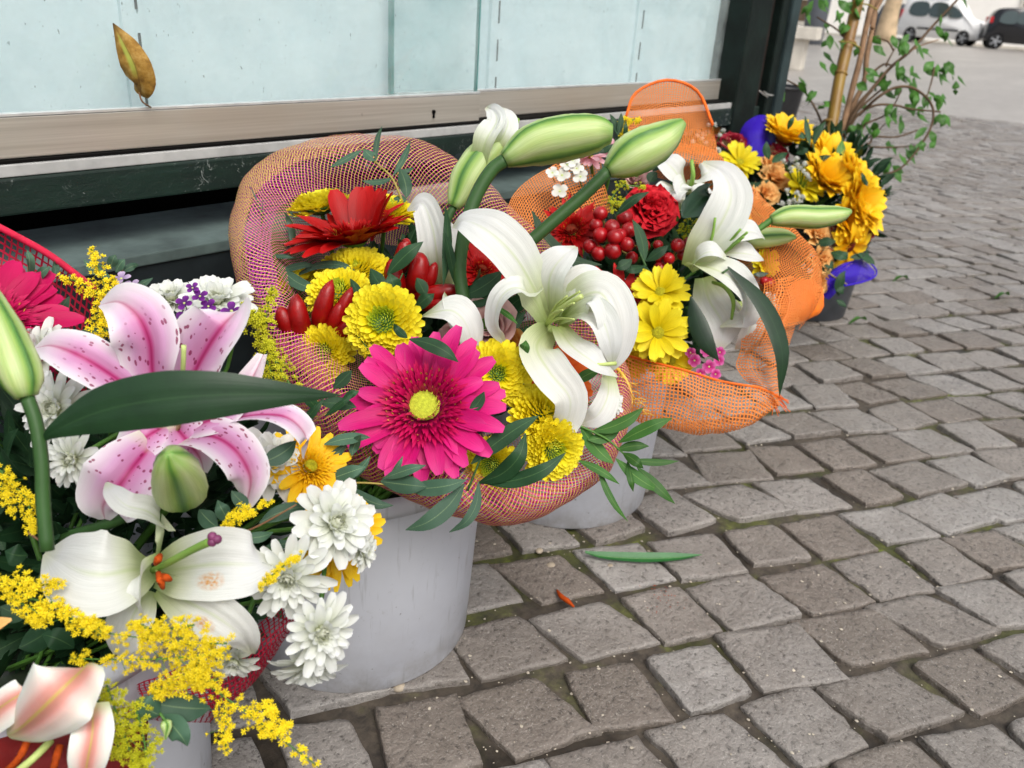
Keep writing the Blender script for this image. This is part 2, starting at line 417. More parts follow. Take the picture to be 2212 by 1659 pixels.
# corner post: several mouldings side by side
pw = xPR - xP
kp('corner_post', (xP-0.004, WY-0.022, 0.0), (xP+pw*0.45, WY+0.12, ZT), M_GREENP, 0.004)
kp('post_moulding', (xP+pw*0.455, WY-0.008, 0.0), (xP+pw*0.63, WY+0.12, ZT), simple('rusty_brown_strip', rgb('#2a2320'), 0.7, 0.2, 0.6, 12, 0.4, 60), 0.003)
kp('post_moulding', (xP+pw*0.635, WY-0.026, 0.0), (xP+pw*0.80, WY+0.12, ZT), M_GREENP, 0.004)
kp('post_edge', (xP+pw*0.81, WY-0.032, 0.0), (xPR, WY+0.35, ZT), M_TEAL, 0.003)
kp('side_wall', (xP+pw*0.3, WY+0.351, 0.0), (xPR-0.01, 2.6, ZT), M_GREENP)
kp('bottom_skirting', (xP+0.022, WY-0.035, 0.0), (xP+pw*0.8, WY-0.0225, 0.12), M_BEAMF, 0.002)
kp('roof', (X0-0.1, WY-0.04, ZT+0.001), (xPR+0.05, 2.7, ZT+0.10), M_GREENP, 0.01)
# round hinge cylinder and paler timber blocks glimpsed through the net on the ledge
hp = at(1000, 360, 1.02)
M_PALE = simple('bleached_timber', rgb('#9a8d84'), 0.7, 0.3, 0.3, 20, 0.3, 60)
bm = bmesh.new(); rc = on_y(992, 352, WY-0.02)
bmesh.ops.create_cone(bm, cap_ends=True, segments=24, radius1=0.017, radius2=0.017, depth=0.012, matrix=Matrix.Translation((rc.x, WY-0.0245, rc.z-0.004)) @ Matrix.Rotation(PI/2, 4, 'X'))
world_part('round_cap', bm_mesh(bm), kiosk, M_BEAMF, None, kiosk.location)
xa = on_y(900, 415, YB).x
kp('timber_block', (xa-0.05, YB-0.014, zb+0.002), (xa+0.115, YB+0.004, zb+0.026), M_PALE, 0.002)
# nails and cobweb hung on the post
cw = []
for (a_, b_) in (((1640, 195), (1668, 207)), ((1640, 196), (1660, 209)), ((1655, 199), (1657, 211)), ((1650, 197), (1672, 206))):
    pa, pb = on_y(a_[0], a_[1], WY-0.05), on_y(b_[0], b_[1], WY-0.05); cw.append((pa, pb))

# ================================================================== DISTANT SQUARE
M_CREAM = simple('pale_stucco', rgb('#f7f4ee'), 0.8, 0.3, 0.08, 0.5)
M_WINF = simple('window_frame_white', rgb('#dedad0'), 0.5, 0.4)
M_WING = simple('shop_glass', rgb('#6a5a48'), 0.12, 0.6, 0.5, 0.8)
M_CONC = simple('pale_concrete', rgb('#cfc9bd'), 0.8, 0.3, 0.15, 6, 0.3, 20)
M_TYRE = simple('tyre_rubber', rgb('#1b1b1c'), 0.8, 0.2)
M_RIM = simple('alloy_wheel', rgb('#b9bcc0'), 0.3, 0.5, 0.1, 10, 0, 1, 0.8)
M_CGLASS = simple('car_glass', rgb('#3c4a4a'), 0.06, 0.7, 0.2)
M_WCAR = simple('white_car_paint', rgb('#f4f5f5'), 0.3, 0.6, 0.03)
M_BCAR = simple('black_car_paint', rgb('#17191f'), 0.18, 0.7, 0.05)
M_GCAR = simple('grey_car_paint', rgb('#4c5157'), 0.2, 0.6, 0.05)
M_RED = simple('red_lamp', rgb('#c01820'), 0.25, 0.6)
M_TRIM = simple('black_trim', rgb('#202022'), 0.5, 0.4)
def car(name, label, paint, prof, glass, wheels, wid, loc, heading, lamps, wr=0.31, extra=None):
    """prof: side outline (x along, z up); built in local space, nose to +x"""
    c = thing(name, label, 'car', loc, None, Matrix.Rotation(heading, 3, 'Z'))
    Q = catmull([(a_, b_, 0) for a_, b_ in prof], 72, True)
    n = len(Q); vs_, fs = [], []
    ys = [(-0.5, 0.965, 0.02), (-0.46, 1.0, 0.0), (-0.2, 1.01, 0), (0.2, 1.01, 0), (0.46, 1.0, 0.0), (0.5, 0.965, 0.02)]
    zc = 0.75; xc = sum(q[0] for q in Q)/n
    for (fy, s, _) in ys:
        for q in Q:
            tz = max(0.0, (q[1]-0.95)/0.8)                      # tumblehome above the waist
            vs_.append((xc+(q[0]-xc)*s, fy*wid*(1-0.22*tz), zc+(q[1]-zc)*s))
    for L in range(len(ys)-1):
        for k in range(n): fs.append((L*n+k, L*n+(k+1) % n, (L+1)*n+(k+1) % n, (L+1)*n+k))
    fs.append(tuple(range(n))[::-1]); fs.append(tuple((len(ys)-1)*n+k for k in range(n)))
    link('body', pydata(vs_, fs, True), c, paint)
    for sgn in (-1, 1):
        for g in glass:
            G = catmull([(a_, b_, 0) for a_, b_ in g], 24, True)
            vv = []
            for q in G:
                tz = max(0.0, (q[1]-0.95)/0.8); vv.append((q[0], sgn*(0.5*wid*(1-0.22*tz)+0.004), q[1]))
            for q in G:
                tz = max(0.0, (q[1]-0.95)/0.8); vv.append((q[0], sgn*(0.5*wid*(1-0.22*tz)-0.02), q[1]))
            m = len(G); ff = [tuple(range(m)), tuple(range(m, 2*m))[::-1]] + [(k, (k+1) % m, m+(k+1) % m, m+k) for k in range(m)]
            link('side_window', pydata(vv, ff, False), c, M_CGLASS)
        for wx in wheels:
            bm = bmesh.new()
            bmesh.ops.create_cone(bm, cap_ends=True, segments=28, radius1=wr, radius2=wr, depth=0.19, matrix=Matrix.Translation((wx, sgn*(wid/2-0.09), wr)) @ Matrix.Rotation(PI/2, 4, 'X'))
            tyre = link('wheel', bm_mesh(bm), c, M_TYRE)
            bm = bmesh.new()
            cc = Vector((wx, sgn*(wid/2+0.007), wr))
            for k in range(5):
                a_ = k*2*PI/5
                Mx = Matrix.Translation(cc) @ Matrix.Rotation(a_, 4, 'Y')
                b2 = bmesh.ops.create_cube(bm, size=1, matrix=Mx @ Matrix.Translation((wr*0.36, 0, 0)) @ Matrix.Diagonal((wr*0.7, 0.03, wr*0.2, 1)))
            bmesh.ops.create_cone(bm, cap_ends=False, segments=28, radius1=wr*0.72, radius2=wr*0.66, depth=0.035, matrix=Matrix.Translation(cc) @ Matrix.Rotation(PI/2, 4, 'X'))
            bmesh.ops.create_cone(bm, cap_ends=True, segments=16, radius1=wr*0.18, radius2=wr*0.16, depth=0.04, matrix=Matrix.Translation(cc) @ Matrix.Rotation(PI/2, 4, 'X'))
            link('rim', bm_mesh(bm), tyre, M_RIM)
    for (nm, lo, hi, mt) in lamps: link(nm, box(lo, hi, 0.03), c, mt)
    return c
def ground_pt(x, y): return on_z(x, y, 0.0)
vprof = [(-1.95,0.30),(-2.0,0.8),(-1.93,1.35),(-1.75,1.76),(-1.0,1.84),(0.2,1.80),(0.75,1.62),(1.2,1.14),(1.75,1.0),(2.0,0.78),(2.02,0.45),(1.9,0.26),(0.5,0.24),(-1.0,0.24)]
vglass = [[(-1.55,1.12),(-1.5,1.58),(-0.75,1.6),(-0.7,1.1)], [(-0.55,1.1),(-0.5,1.6),(0.2,1.58),(0.25,1.1)], [(0.4,1.1),(0.36,1.52),(0.7,1.42),(1.02,1.12)]]
def bearing(x, dist):
    r = ray(x, 100); q = Vector((r.x, r.y, 0)).normalized(); return q*dist
pv = bearing(2026, 44.0); ps = bearing(2196, 42.5)
vr = ray(2100, 100); hd = math.atan2(-vr.x, vr.y); vdir = Vector((vr.y, -vr.x, 0))
van = car('parked_van', 'white small van parked across the square in front of the bright wall', M_WCAR, vprof, vglass, (-1.3, 1.28), 1.75, (pv.x, pv.y, 0), hd-0.22,
    [('roof_rail', (-1.2, -0.72, 1.80), (0.2, -0.66, 1.86), M_TRIM), ('roof_rail', (-1.2, 0.66, 1.80), (0.2, 0.72, 1.86), M_TRIM), ('bumper', (1.9, -0.8, 0.32), (2.06, 0.8, 0.52), M_TRIM), ('headlight', (1.72, -0.84, 0.78), (1.98, -0.55, 0.92), M_RIM), ('headlight', (1.72, 0.55, 0.78), (1.98, 0.84, 0.92), M_RIM), ('tail_light', (-2.0, -0.84, 0.9), (-1.9, -0.7, 1.3), M_RED), ('side_strip', (-1.0, -0.895, 0.55), (1.0, -0.88, 0.62), M_TRIM)])
van.scale = (0.84, 0.9, 1.0)
sprof = [(-1.25,0.32),(-1.34,0.7),(-1.28,1.1),(-1.05,1.48),(-0.4,1.56),(0.2,1.52),(0.6,1.3),(0.95,1.02),(1.25,0.85),(1.36,0.6),(1.3,0.32),(0.5,0.25),(-0.5,0.25)]
sglass = [[(-0.95,1.02),(-0.85,1.38),(-0.4,1.42),(-0.38,1.0)], [(-0.28,1.0),(-0.26,1.43),(0.15,1.4),(0.5,1.2),(0.68,1.0)]]
car('parked_car', 'small black city car with red tail light parked beside the white van', M_BCAR, sprof, sglass, (-0.92, 0.92), 1.6, (ps.x, ps.y, 0) , hd+0.1,
    [('tail_light', (-1.32, -0.78, 0.95), (-1.2, -0.62, 1.2), M_RED), ('tail_light', (-1.32, 0.62, 0.95), (-1.2, 0.78, 1.2), M_RED), ('bumper', (-1.38, -0.7, 0.35), (-1.28, 0.7, 0.5), M_TRIM)], 0.30)
pg = bearing(1936, 47.0)
car('parked_car', 'dark grey car end showing between the pale trunk and the white van', M_GCAR, sprof, sglass, (-0.92, 0.92), 1.6, (pg.x, pg.y, 0), hd+1.3,
    [('tail_light', (-1.32, -0.78, 0.85), (-1.2, -0.62, 1.0), M_RED), ('bumper', (-1.38, -0.7, 0.35), (-1.28, 0.7, 0.5), M_TRIM)], 0.30)
# building far behind
bp = bearing(2100, 46.6); bd = math.atan2(vdir.y, vdir.x)
bo = bearing(2100, 51.0)
bl = thing('shop_building', 'overexposed cream building with shop windows behind the parked cars', 'building', bo, None, Matrix.Rotation(bd, 3, 'Z'))
link('wall', box((-26, 0, 0), (14, 6, 9)), bl, M_CREAM)
for i, (xa, xb, z0, z1, nb) in enumerate([(1.6, 5.8, 0.5, 3.2, 3), (-6.5, -2.6, 2.05, 4.2, 3), (-11.5, -8.2, 0.4, 3.0, 2), (7, 10, 0.5, 3.2, 2)]):
    wn = link('shop_window', box((xa, -0.10, z0), (xb, -0.003, z1), 0.02), bl, M_WINF)
    for k in range(nb):
        for (za, zb2) in ((z0+0.12, z0+(z1-z0)*0.45), (z0+(z1-z0)*0.45+0.14, z1-0.12)):
            sx0 = xa+0.14+k*(xb-xa-0.14)/nb; sx1 = xa+(k+1)*(xb-xa-0.14)/nb
            link('pane', box((sx0, -0.125, za), (sx1, -0.103, zb2)), wn, M_WING)
kb = link('kerb', box((-0.1, -20, 0), (0.2, 20, 0.1), 0.01), None, M_CONC)
kb.location = (bp.x-0.3, bp.y, 0); kb.rotation_euler.z = bd - PI/2; tag(kb, 'pale stone kerb along the foot of the parked cars', None, None, 'structure')
# pale tree trunk
pt_ = bearing(1908, 40.0); 
def trunk_mesh(p, r, hgt, seed):
    rs = random.Random(seed); P_ = [p + Vector((rs.uniform(-0.06, 0.06)*k, rs.uniform(-0.06, 0.06)*k, hgt*k/5)) for k in range(6)]
    return tube(P_, [r*1.45, r*1.05, r, r*0.95, r*0.9, r*0.85], 18)
M_BARK = simple('pale_plane_bark', rgb('#c9b190'), 0.8, 0.2, 0.25, 3, 0.4, 8)
tr_ = thing('plane_tree', 'pale tan tree trunk standing between the kiosk plant and white van', 'tree', (pt_.x, pt_.y, 0))
world_part('trunk', trunk_mesh(pt_, 0.30, 6.0, 3), tr_, M_BARK)
# leafy crown above the frame
lv, lf = [], []
rs = random.Random(11)
for k in range(2600):
    while True:
        q = Vector((rs.uniform(-1,1), rs.uniform(-1,1), rs.uniform(-1,1)))
        if q.length < 1: break
    q = pt_ + Vector((q.x*3.6, q.y*3.6, 6.6+q.z*2.1)); n_ = Vector((rs.gauss(0,1), rs.gauss(0,1), rs.gauss(0,1))).normalized(); a_ = n_.orthogonal().normalized(); b_ = n_.cross(a_)
    s = rs.uniform(0.08, 0.16); i0 = len(lv); lv += [q+a_*s, q+b_*s*0.7, q-a_*s, q-b_*s*0.7]; lf.append((i0, i0+1, i0+2, i0+3))
M_CROWN = simple('plane_leaf', rgb('#5d7a33'), 0.6, 0.3, 0.3, 3)
world_part('crown', pydata(lv, lf, False), tr_, M_CROWN)
# concrete bench and dark bins by the kiosk corner
pb = on_z(1717, 150, 0.0)
bq = thing('stone_bench', 'pale concrete bench end beyond the kiosk corner', 'bench', (pb.x, pb.y, 0), None, Matrix.Rotation(0.25, 3, 'Z'))
bscale = px(58, (RB.transposed() @ (pb-EYE)).z)
link('leg', box((-0.16, -0.09, 0), (0.16, 0.05, 0.37), 0.01), bq, M_CONC)
link('leg', box((-0.16, 1.0, 0), (0.16, 1.14, 0.37), 0.01), bq, M_CONC)
link('slab', box((-0.22, -0.22, 0.371), (0.22, 1.3, 0.52), 0.01), bq, M_CONC)
def bin_(x, y, label, r, hgt, mt):
    p = on_z(x, y, 0.0); b_ = thing('litter_bin', label, 'bin', (p.x, p.y, 0))
    link('body', lathe([(r*0.85, 0), (r*0.9, 0.01), (r, hgt*0.9), (r*1.02, hgt), (r*0.9, hgt), (r*0.85, 0.02), (0.0, 0.02)], 28), b_, mt)
    link('rim', lathe([(r*1.0, hgt*0.93), (r*1.09, hgt*0.94), (r*1.09, hgt*1.01), (r*0.98, hgt*1.01)], 28), b_, mt)
    return b_
bin_(1752, 96, 'tall dark grey litter bin far behind the concrete bench', 0.30, 1.25, simple('grey_bin', rgb('#5a5f66'), 0.5, 0.4))
# ================================================================== FLOWER WORKSHOP
def petal_mat(name, stops, rough=0.55, trans=0.22, vein=0.10, spec=0.25, edge=None, emul=0.0, bumpv=0.25):
    """stops: colour ramp along the petal (0 base, 1 tip)"""
    t = NT(name); u, v = t.uv()
    c = t.ramp(u, [(p, rgb(h)) for p, h in stops])
    st = t.n('CombineXYZ', i_X=t.math('MULTIPLY', u, 2.0), i_Y=t.math('MULTIPLY', v, 14.0)).outputs[0]
    nn = t.noise(2.2, st, 3, 0.6)
    c = t.mix(vein, c, t.ramp(nn, [(0.3, (0.35,)*3), (0.7, (1.0,)*3)]), 'MULTIPLY')
    if edge: c = t.mix(t.ramp(t.math('ABSOLUTE', t.math('SUBTRACT', v, 0.5)), [(0.25, 0.0), (0.5, edge[1])]), c, rgb(edge[0]))
    hs_ = t.n('HueSaturation'); hs_.inputs['Saturation'].default_value = 1.0; t.l(c, hs_.inputs['Color'])
    t.l(t.math('ADD', t.math('MULTIPLY', t.rnd(), 0.16), 0.92), hs_.inputs['Value']); c = hs_.outputs[0]
    p = t.pbr(c, rough, spec, 0, t.bump(nn, bumpv, 0.0006))
    tl = t.n('BsdfTranslucent'); t.l(c, tl.inputs[0])
    m = t.n('MixShader'); m.inputs[0].default_value = trans; t.l(p, m.inputs[1]); t.l(tl.outputs[0], m.inputs[2])
    return t.done(m.outputs[0])
def leaf_mat(name, dark, light, rough=0.42, spec=0.45, mid='#8aa06a', midw=0.5, trans=0.10, along=False):
    t = NT(name); u, v = t.uv(); P = t.pos()
    nn = t.noise(60, P, 4); 
    c = t.mix(nn, rgb(dark), rgb(light))
    dv = t.math('ABSOLUTE', t.math('SUBTRACT', v, 0.5))
    c = t.mix(t.ramp(dv, [(0.0, midw), (0.035, 0.0)]), c, rgb(mid))
    # side veins run obliquely
    wv = t.n('TexWave', wave_type='BANDS', i_Vector=t.n('CombineXYZ', i_X=t.math('SUBTRACT', t.math('MULTIPLY', u, 6.0), t.math('MULTIPLY', dv, 5.0)), i_Y=0.0).outputs[0], i_Scale=1.1, i_Distortion=0.6)
    vein_ = wv.outputs[0]
    if along: vein_ = t.noise(2.0, t.n('CombineXYZ', i_X=t.math('MULTIPLY', u, 1.2), i_Y=t.math('MULTIPLY', v, 20.0)).outputs[0], 3, 0.6)
    c = t.mix(0.16, c, vein_, 'OVERLAY')
    c = t.mix(t.ramp(t.noise(9, P, 4), [(0.5, 0.0), (0.75, 0.35)]), c, rgb(dark))
    hs_ = t.n('HueSaturation'); t.l(c, hs_.inputs['Color'])
    t.l(t.math('ADD', t.math('MULTIPLY', t.rnd(), 0.5), 0.75), hs_.inputs['Value']); c = hs_.outputs[0]
    p = t.pbr(c, rough, spec, 0, t.bump(vein_, 0.2, 0.0006))
    tl = t.n('BsdfTranslucent'); t.l(c, tl.inputs[0])
    m = t.n('MixShader'); m.inputs[0].default_value = trans; t.l(p, m.inputs[1]); t.l(tl.outputs[0], m.inputs[2])
    return t.done(m.outputs[0])
def stem_mat(name, c, c2=None):
    t = NT(name); col = t.mix(t.noise(40, t.pos(), 3), rgb(c), rgb(c2 or c)); return t.done(t.pbr(col, 0.5, 0.35))

M_STEM = stem_mat('green_stem', '#2f5a22', '#5d8a35'); M_STEMD = stem_mat('dark_stem', '#27411f', '#3e6430'); M_TWIG = stem_mat('brown_twig', '#6d4a35', '#94704e'); M_STEMY = stem_mat('ochre_stem', '#8d7a3a', '#a89a50')
PM = dict(
 magenta=petal_mat('magenta_petal', [(0, '#8e0046'), (0.3, '#c40662'), (0.75, '#dc127a'), (1, '#e83a92')], 0.5, 0.2, 0.42),
 magdark=petal_mat('crimson_pink_petal', [(0, '#8a0038'), (0.5, '#b8064e'), (1, '#d0105e')], 0.5, 0.2, 0.16),
 red=petal_mat('red_petal', [(0, '#860808'), (0.5, '#a80606'), (1, '#c01010')], 0.5, 0.15, 0.35),
 scarlet=petal_mat('scarlet_petal', [(0, '#b01008'), (1, '#d01a18')], 0.5, 0.2, 0.2),
 orange=petal_mat('orange_petal', [(0, '#c83a08'), (0.6, '#ee5a10'), (1, '#f07020')], 0.5, 0.2, 0.14),
 pompon=petal_mat('yellow_pompon_petal', [(0, '#d0c410'), (0.4, '#f0dc14'), (1, '#fcee3c')], 0.55, 0.25, 0.10),
 pomponin=petal_mat('lime_pompon_petal', [(0, '#a8c020'), (0.4, '#c8da34'), (1, '#eaf058')], 0.55, 0.25, 0.10),
 daisy=petal_mat('lemon_daisy_petal', [(0, '#c8b406'), (0.3, '#ecd40c'), (1, '#fcec34')], 0.5, 0.25, 0.34),
 white=petal_mat('white_chrysanthemum_petal', [(0, '#c4ca94'), (0.28, '#dde1cf'), (1, '#e9ebe9')], 0.55, 0.3, 0.06),
 whitein=petal_mat('greenish_white_petal', [(0, '#bcc886'), (0.5, '#dde2bf'), (1, '#eceee0')], 0.55, 0.3, 0.06),
 gold=petal_mat('golden_sunflower_petal', [(0, '#f4ae00'), (0.4, '#ffc612'), (1, '#ffdc30')], 0.5, 0.25, 0.12),
 yolk=petal_mat('yolk_yellow_petal', [(0, '#e09c04'), (0.5, '#f4bc0c'), (1, '#fad228')], 0.5, 0.25, 0.14),
 rose=petal_mat('blush_rose_petal', [(0, '#d8b0a8'), (0.6, '#e2b6b4'), (1, '#e9c6c4')], 0.5, 0.3, 0.05),
 peach=petal_mat('peach_rose_petal', [(0, '#dc963c'), (0.5, '#f2b060'), (1, '#fac880')], 0.5, 0.3, 0.06),
 cream=petal_mat('cream_burgundy_petal', [(0, '#e8cfa0'), (0.72, '#eedcb8'), (0.84, '#a01830'), (1, '#8a1028')], 0.55, 0.2, 0.08),
 celosia=petal_mat('crimson_ruffle', [(0, '#7a0008'), (0.6, '#a80a18'), (1, '#cf1828')], 0.65, 0.12, 0.05),
 phlox=petal_mat('white_phlox_petal', [(0, '#d9dcc8'), (1, '#f2f3f0')], 0.55, 0.3, 0.05),
 pinkp=petal_mat('pale_pink_petal', [(0, '#e8a8b4'), (0.7, '#f0b8c4'), (1, '#f6d2d8')], 0.5, 0.3, 0.06),
 violet=petal_mat('violet_petal', [(0, '#4a1060'), (0.7, '#6a1c80'), (1, '#8a2ca0')], 0.55, 0.2, 0.08),
 mauve=petal_mat('mauve_petal', [(0, '#8a70a0'), (1, '#c8b4d2')], 0.55, 0.2, 0.08),
 sweet=petal_mat('sweet_william_petal', [(0, '#b01868'), (0.5, '#cc3a90'), (1, '#e080bc')], 0.55, 0.25, 0.08),
)
def lily_mat(name, stain=False):
    t = NT(name); u, v = t.uv(); dv = t.math('ABSOLUTE', t.math('SUBTRACT', v, 0.5)); UVv = t.n('TexCoord').outputs['UV']
    c = t.ramp(u, [(0, rgb('#a3ba62')), (0.16, rgb('#d5deb0')), (0.36, rgb('#eceee8')), (0.85, rgb('#eeefef')), (1, rgb('#d9dcc0'))])
    nn = t.noise(2.0, t.n('CombineXYZ', i_X=t.math('MULTIPLY', u, 1.5), i_Y=t.math('MULTIPLY', v, 34.0)).outputs[0], 4, 0.65)
    c = t.mix(0.32, c, t.ramp(nn, [(0.3, rgb('#b9bdb6')), (0.62, (1, 1, 1))]), 'MULTIPLY')
    c = t.mix(t.math('MULTIPLY', t.ramp(dv, [(0.0, 0.75), (0.05, 0.0)]), t.ramp(u, [(0.0, 1.0), (0.55, 0.5), (0.85, 0.0)])), c, rgb('#bccd8a'))
    c = t.mix(t.ramp(t.noise(3, t.pos(), 4), [(0.45, 0.0), (0.8, 0.25)]), c, rgb('#d3d6cc'))
    dots = t.math('MULTIPLY', t.ramp(t.noise(17, UVv, 4, 0.8), [(0.70, 0.0), (0.74, 0.7)]), t.ramp(t.rnd(), [(0.3, 0.15), (0.9, 0.9)]))
    c = t.mix(dots, c, rgb('#c98a52'))
    if stain:
        q = t.n('VectorMath', operation='DISTANCE', i_0=t.n('CombineXYZ', i_X=u, i_Y=t.math('MULTIPLY', v, 0.8)).outputs[0]); q.inputs[1].default_value = (0.46, 0.58, 0)
        st = t.math('MULTIPLY', t.ramp(q.outputs['Value'], [(0.04, 1.0), (0.12, 0.0)]), t.ramp(t.noise(26, UVv, 4, 0.7), [(0.38, 0.0), (0.6, 1.0)]))
        c = t.mix(st, c, rgb('#dc9838'))
    p = t.pbr(c, 0.45, 0.3, 0, t.bump(nn, 0.45, 0.0008)); tl = t.n('BsdfTranslucent'); t.l(c, tl.inputs[0])
    m = t.n('MixShader'); m.inputs[0].default_value = 0.3; t.l(p, m.inputs[1]); t.l(tl.outputs[0], m.inputs[2]); return t.done(m.outputs[0])
PM['lily'] = lily_mat('white_lily_petal'); M_STAINED = lily_mat('pollen_stained_lily', True)
M_LEAFD = leaf_mat('dark_lily_leaf', '#0e2413', '#1f3f20', 0.36, 0.45, '#3a5a34', 0.25, 0.08, True)
M_LEAFE = leaf_mat('eucalyptus_leaf', '#2c4a38', '#4f6f58', 0.55, 0.3, '#8fa878', 0.6)
M_LEAFG = leaf_mat('fresh_green_leaf', '#2a5620', '#4a7a30', 0.5, 0.35, '#8fae5a', 0.5, 0.2)
M_LEAFR = leaf_mat('deep_green_ruscus_leaf', '#15301b', '#2c5230', 0.5, 0.32, '#5f7f4c', 0.5)
M_LEAFB = leaf_mat('bright_plant_leaf', '#366824', '#588e36', 0.4, 0.45, '#9cc46a', 0.5, 0.3)
M_DISCG = simple('lime_disc', rgb('#b9c23a'), 0.8, 0.2, 0.25, 400, 0.6, 900)
M_DISCY = simple('olive_yellow_disc', rgb('#9a9418'), 0.8, 0.2, 0.3, 400, 0.6, 900)
M_DISCR = simple('dark_red_disc', rgb('#6a2410'), 0.8, 0.2, 0.4, 300, 0.6, 700)
M_POLLEN = simple('pollen_yellow_tip', rgb('#e8c040'), 0.7, 0.2, 0.3, 300)
M_ANTHER = simple('rust_anther', rgb('#a8420c'), 0.8, 0.2, 0.3, 300)
M_STYLE = stem_mat('pale_green_style', '#a9bb62', '#c8d48c'); M_STYLEG = stem_mat('green_style', '#6c9a3a', '#94b458'); M_STIG = simple('purple_stigma', rgb('#75365c'), 0.5, 0.4, 0.3, 200)

def petal_grid(L, W, prof, ang, cup=0.15, nl=7, nw=5, ruf=0.0, rf=3.0, seed=0, notch=0.0):
    """petal along +x, facing +z. ang: elevation (rad) from base to tip. Returns V, F, UV arrays"""
    rs = random.Random(seed); ph = rs.uniform(0, 6)
    us = np.linspace(0, 1, nl); A = np.interp(us, np.linspace(0, 1, len(ang)), ang)
    ds = L/(nl-1); x = np.zeros(nl); z = np.zeros(nl)
    for i in range(1, nl):
        a_ = 0.5*(A[i]+A[i-1]); x[i] = x[i-1]+math.cos(a_)*ds; z[i] = z[i-1]+math.sin(a_)*ds
    wv = np.array([np.interp(u, np.linspace(0, 1, len(prof)), prof) for u in us])*W/2
    V = []; UV = []
    for i in range(nl):
        for j in range(nw):
            q = -1+2*j/(nw-1); nx, nz = -math.sin(A[i]), math.cos(A[i])
            h = cup*wv[i]*q*q + ruf*L*abs(q)**1.5*math.sin(rf*us[i]*6+ph+q*1.3)*us[i]
            ex = -notch*L*max(0, us[i]-0.9)*10*(1-abs(q)) if notch else 0
            V.append((x[i]+nx*h+ex, wv[i]*q, z[i]+nz*h)); UV.append((us[i], 0.5+q/2))
    F = [(i*nw+j, (i+1)*nw+j, (i+1)*nw+j+1, i*nw+j+1) for i in range(nl-1) for j in range(nw-1)]
    return np.array(V), F, np.array(UV)
class Soup:
    def __init__(s): s.v, s.f, s.uv, s.n = [], [], [], 0
    def add(s, G, M):
        V, F, UV = G; A = np.array(M)
        s.v.append(V @ A[:3, :3].T + A[:3, 3]); s.f += [tuple(i+s.n for i in f) for f in F]; s.uv.append(UV); s.n += len(V)
    def mesh(s): return pydata(np.vstack(s.v), s.f, True, np.vstack(s.uv))
def Rz(a): return Matrix.Rotation(a, 4, 'Z')
def Ry(a): return Matrix.Rotation(a, 4, 'Y')
def Rx(a): return Matrix.Rotation(a, 4, 'X')
def T(x, y, z): return Matrix.Translation((x, y, z))
def facing(nrm, spin=0.0):
    n_ = cdir(*nrm); r = cdir(1, 0, 0); x = (r - n_*r.dot(n_)).normalized(); y = n_.cross(x)
    return Matrix((x, y, n_)).transposed() @ Matrix.Rotation(spin, 3, 'Z')
POINTY = [0.35, 0.62, 0.84, 0.97, 1.0, 0.9, 0.7, 0.42, 0.06]; ROUND = [0.3, 0.48, 0.68, 0.85, 0.96, 1.0, 0.97, 0.84, 0.42]; SPOON = [0.35, 0.42, 0.5, 0.62, 0.78, 0.95, 1.05, 0.97, 0.55]; STRAP = [0.45, 0.65, 0.8, 0.9, 0.97, 1.0, 0.96, 0.8, 0.36]
NECK = {}
def stem_to(root, B, loc, rad=0.0022, back=None):
    """stem from the back of a flower to the neck of its bouquet"""
    if B not in NECK: return
    N = NECK[B] + Vector((random.uniform(-0.02, 0.02), random.uniform(-0.02, 0.02), 0))
    R3 = root.matrix_world.to_3x3(); nz = R3 @ Vector((0, 0, 1))
    nz0 = cdir(0, 0.25, 1)
    if nz.z > 0.9999: nz = nz0
    Pm = Vector(loc) - nz*0.07; off_ = 0.05 if nz == nz0 else 0.002
    inv = root.matrix_world.inverted()
    link('stem', tube([inv @ (Vector(loc) - nz*off_), inv @ Pm, inv @ Pm.lerp(N, 0.5), inv @ N], rad, 6), root, M_STEM)
def ring_parts(root, n, r0, z0, variants, mat, jit=0.06, tilt=0.0, name='petal', a0=0.0, sj=0.08, arc=None):
    for k in range(n):
        if arc is None: a_ = a0 + 2*PI*k/n + random.uniform(-jit, jit)
        else: a_ = arc[0] + (arc[1]-arc[0])*k/max(1, n-1) + random.uniform(-jit, jit)
        M = Rz(a_) @ T(r0, 0, z0+random.uniform(-0.0006, 0.0006)) @ Ry(-tilt+random.uniform(-0.12, 0.12)) @ Rx(random.uniform(-0.16, 0.16)) @ Matrix.Scale(random.uniform(1-sj, 1+sj*0.5), 4)
        link(name, random.choice(variants), root, mat, M)
def meshes(Gs, mat):
    out = []
    for G in Gs:
        me = pydata(G[0], G[1], True, G[2]); me.materials.append(mat); out.append(me)
    return out
def ring_soup(soup, n, r0, z0, Gs, jit=0.06, tilt=0.0, a0=0.0, sj=0.1):
    for k in range(n):
        a_ = a0 + 2*PI*k/n + random.uniform(-jit, jit)
        soup.add(random.choice(Gs), Rz(a_) @ T(r0, 0, z0) @ Ry(-tilt+random.uniform(-0.1, 0.1)) @ Rx(random.uniform(-0.2, 0.2)) @ Matrix.Scale(random.uniform(1-sj, 1+sj), 4))
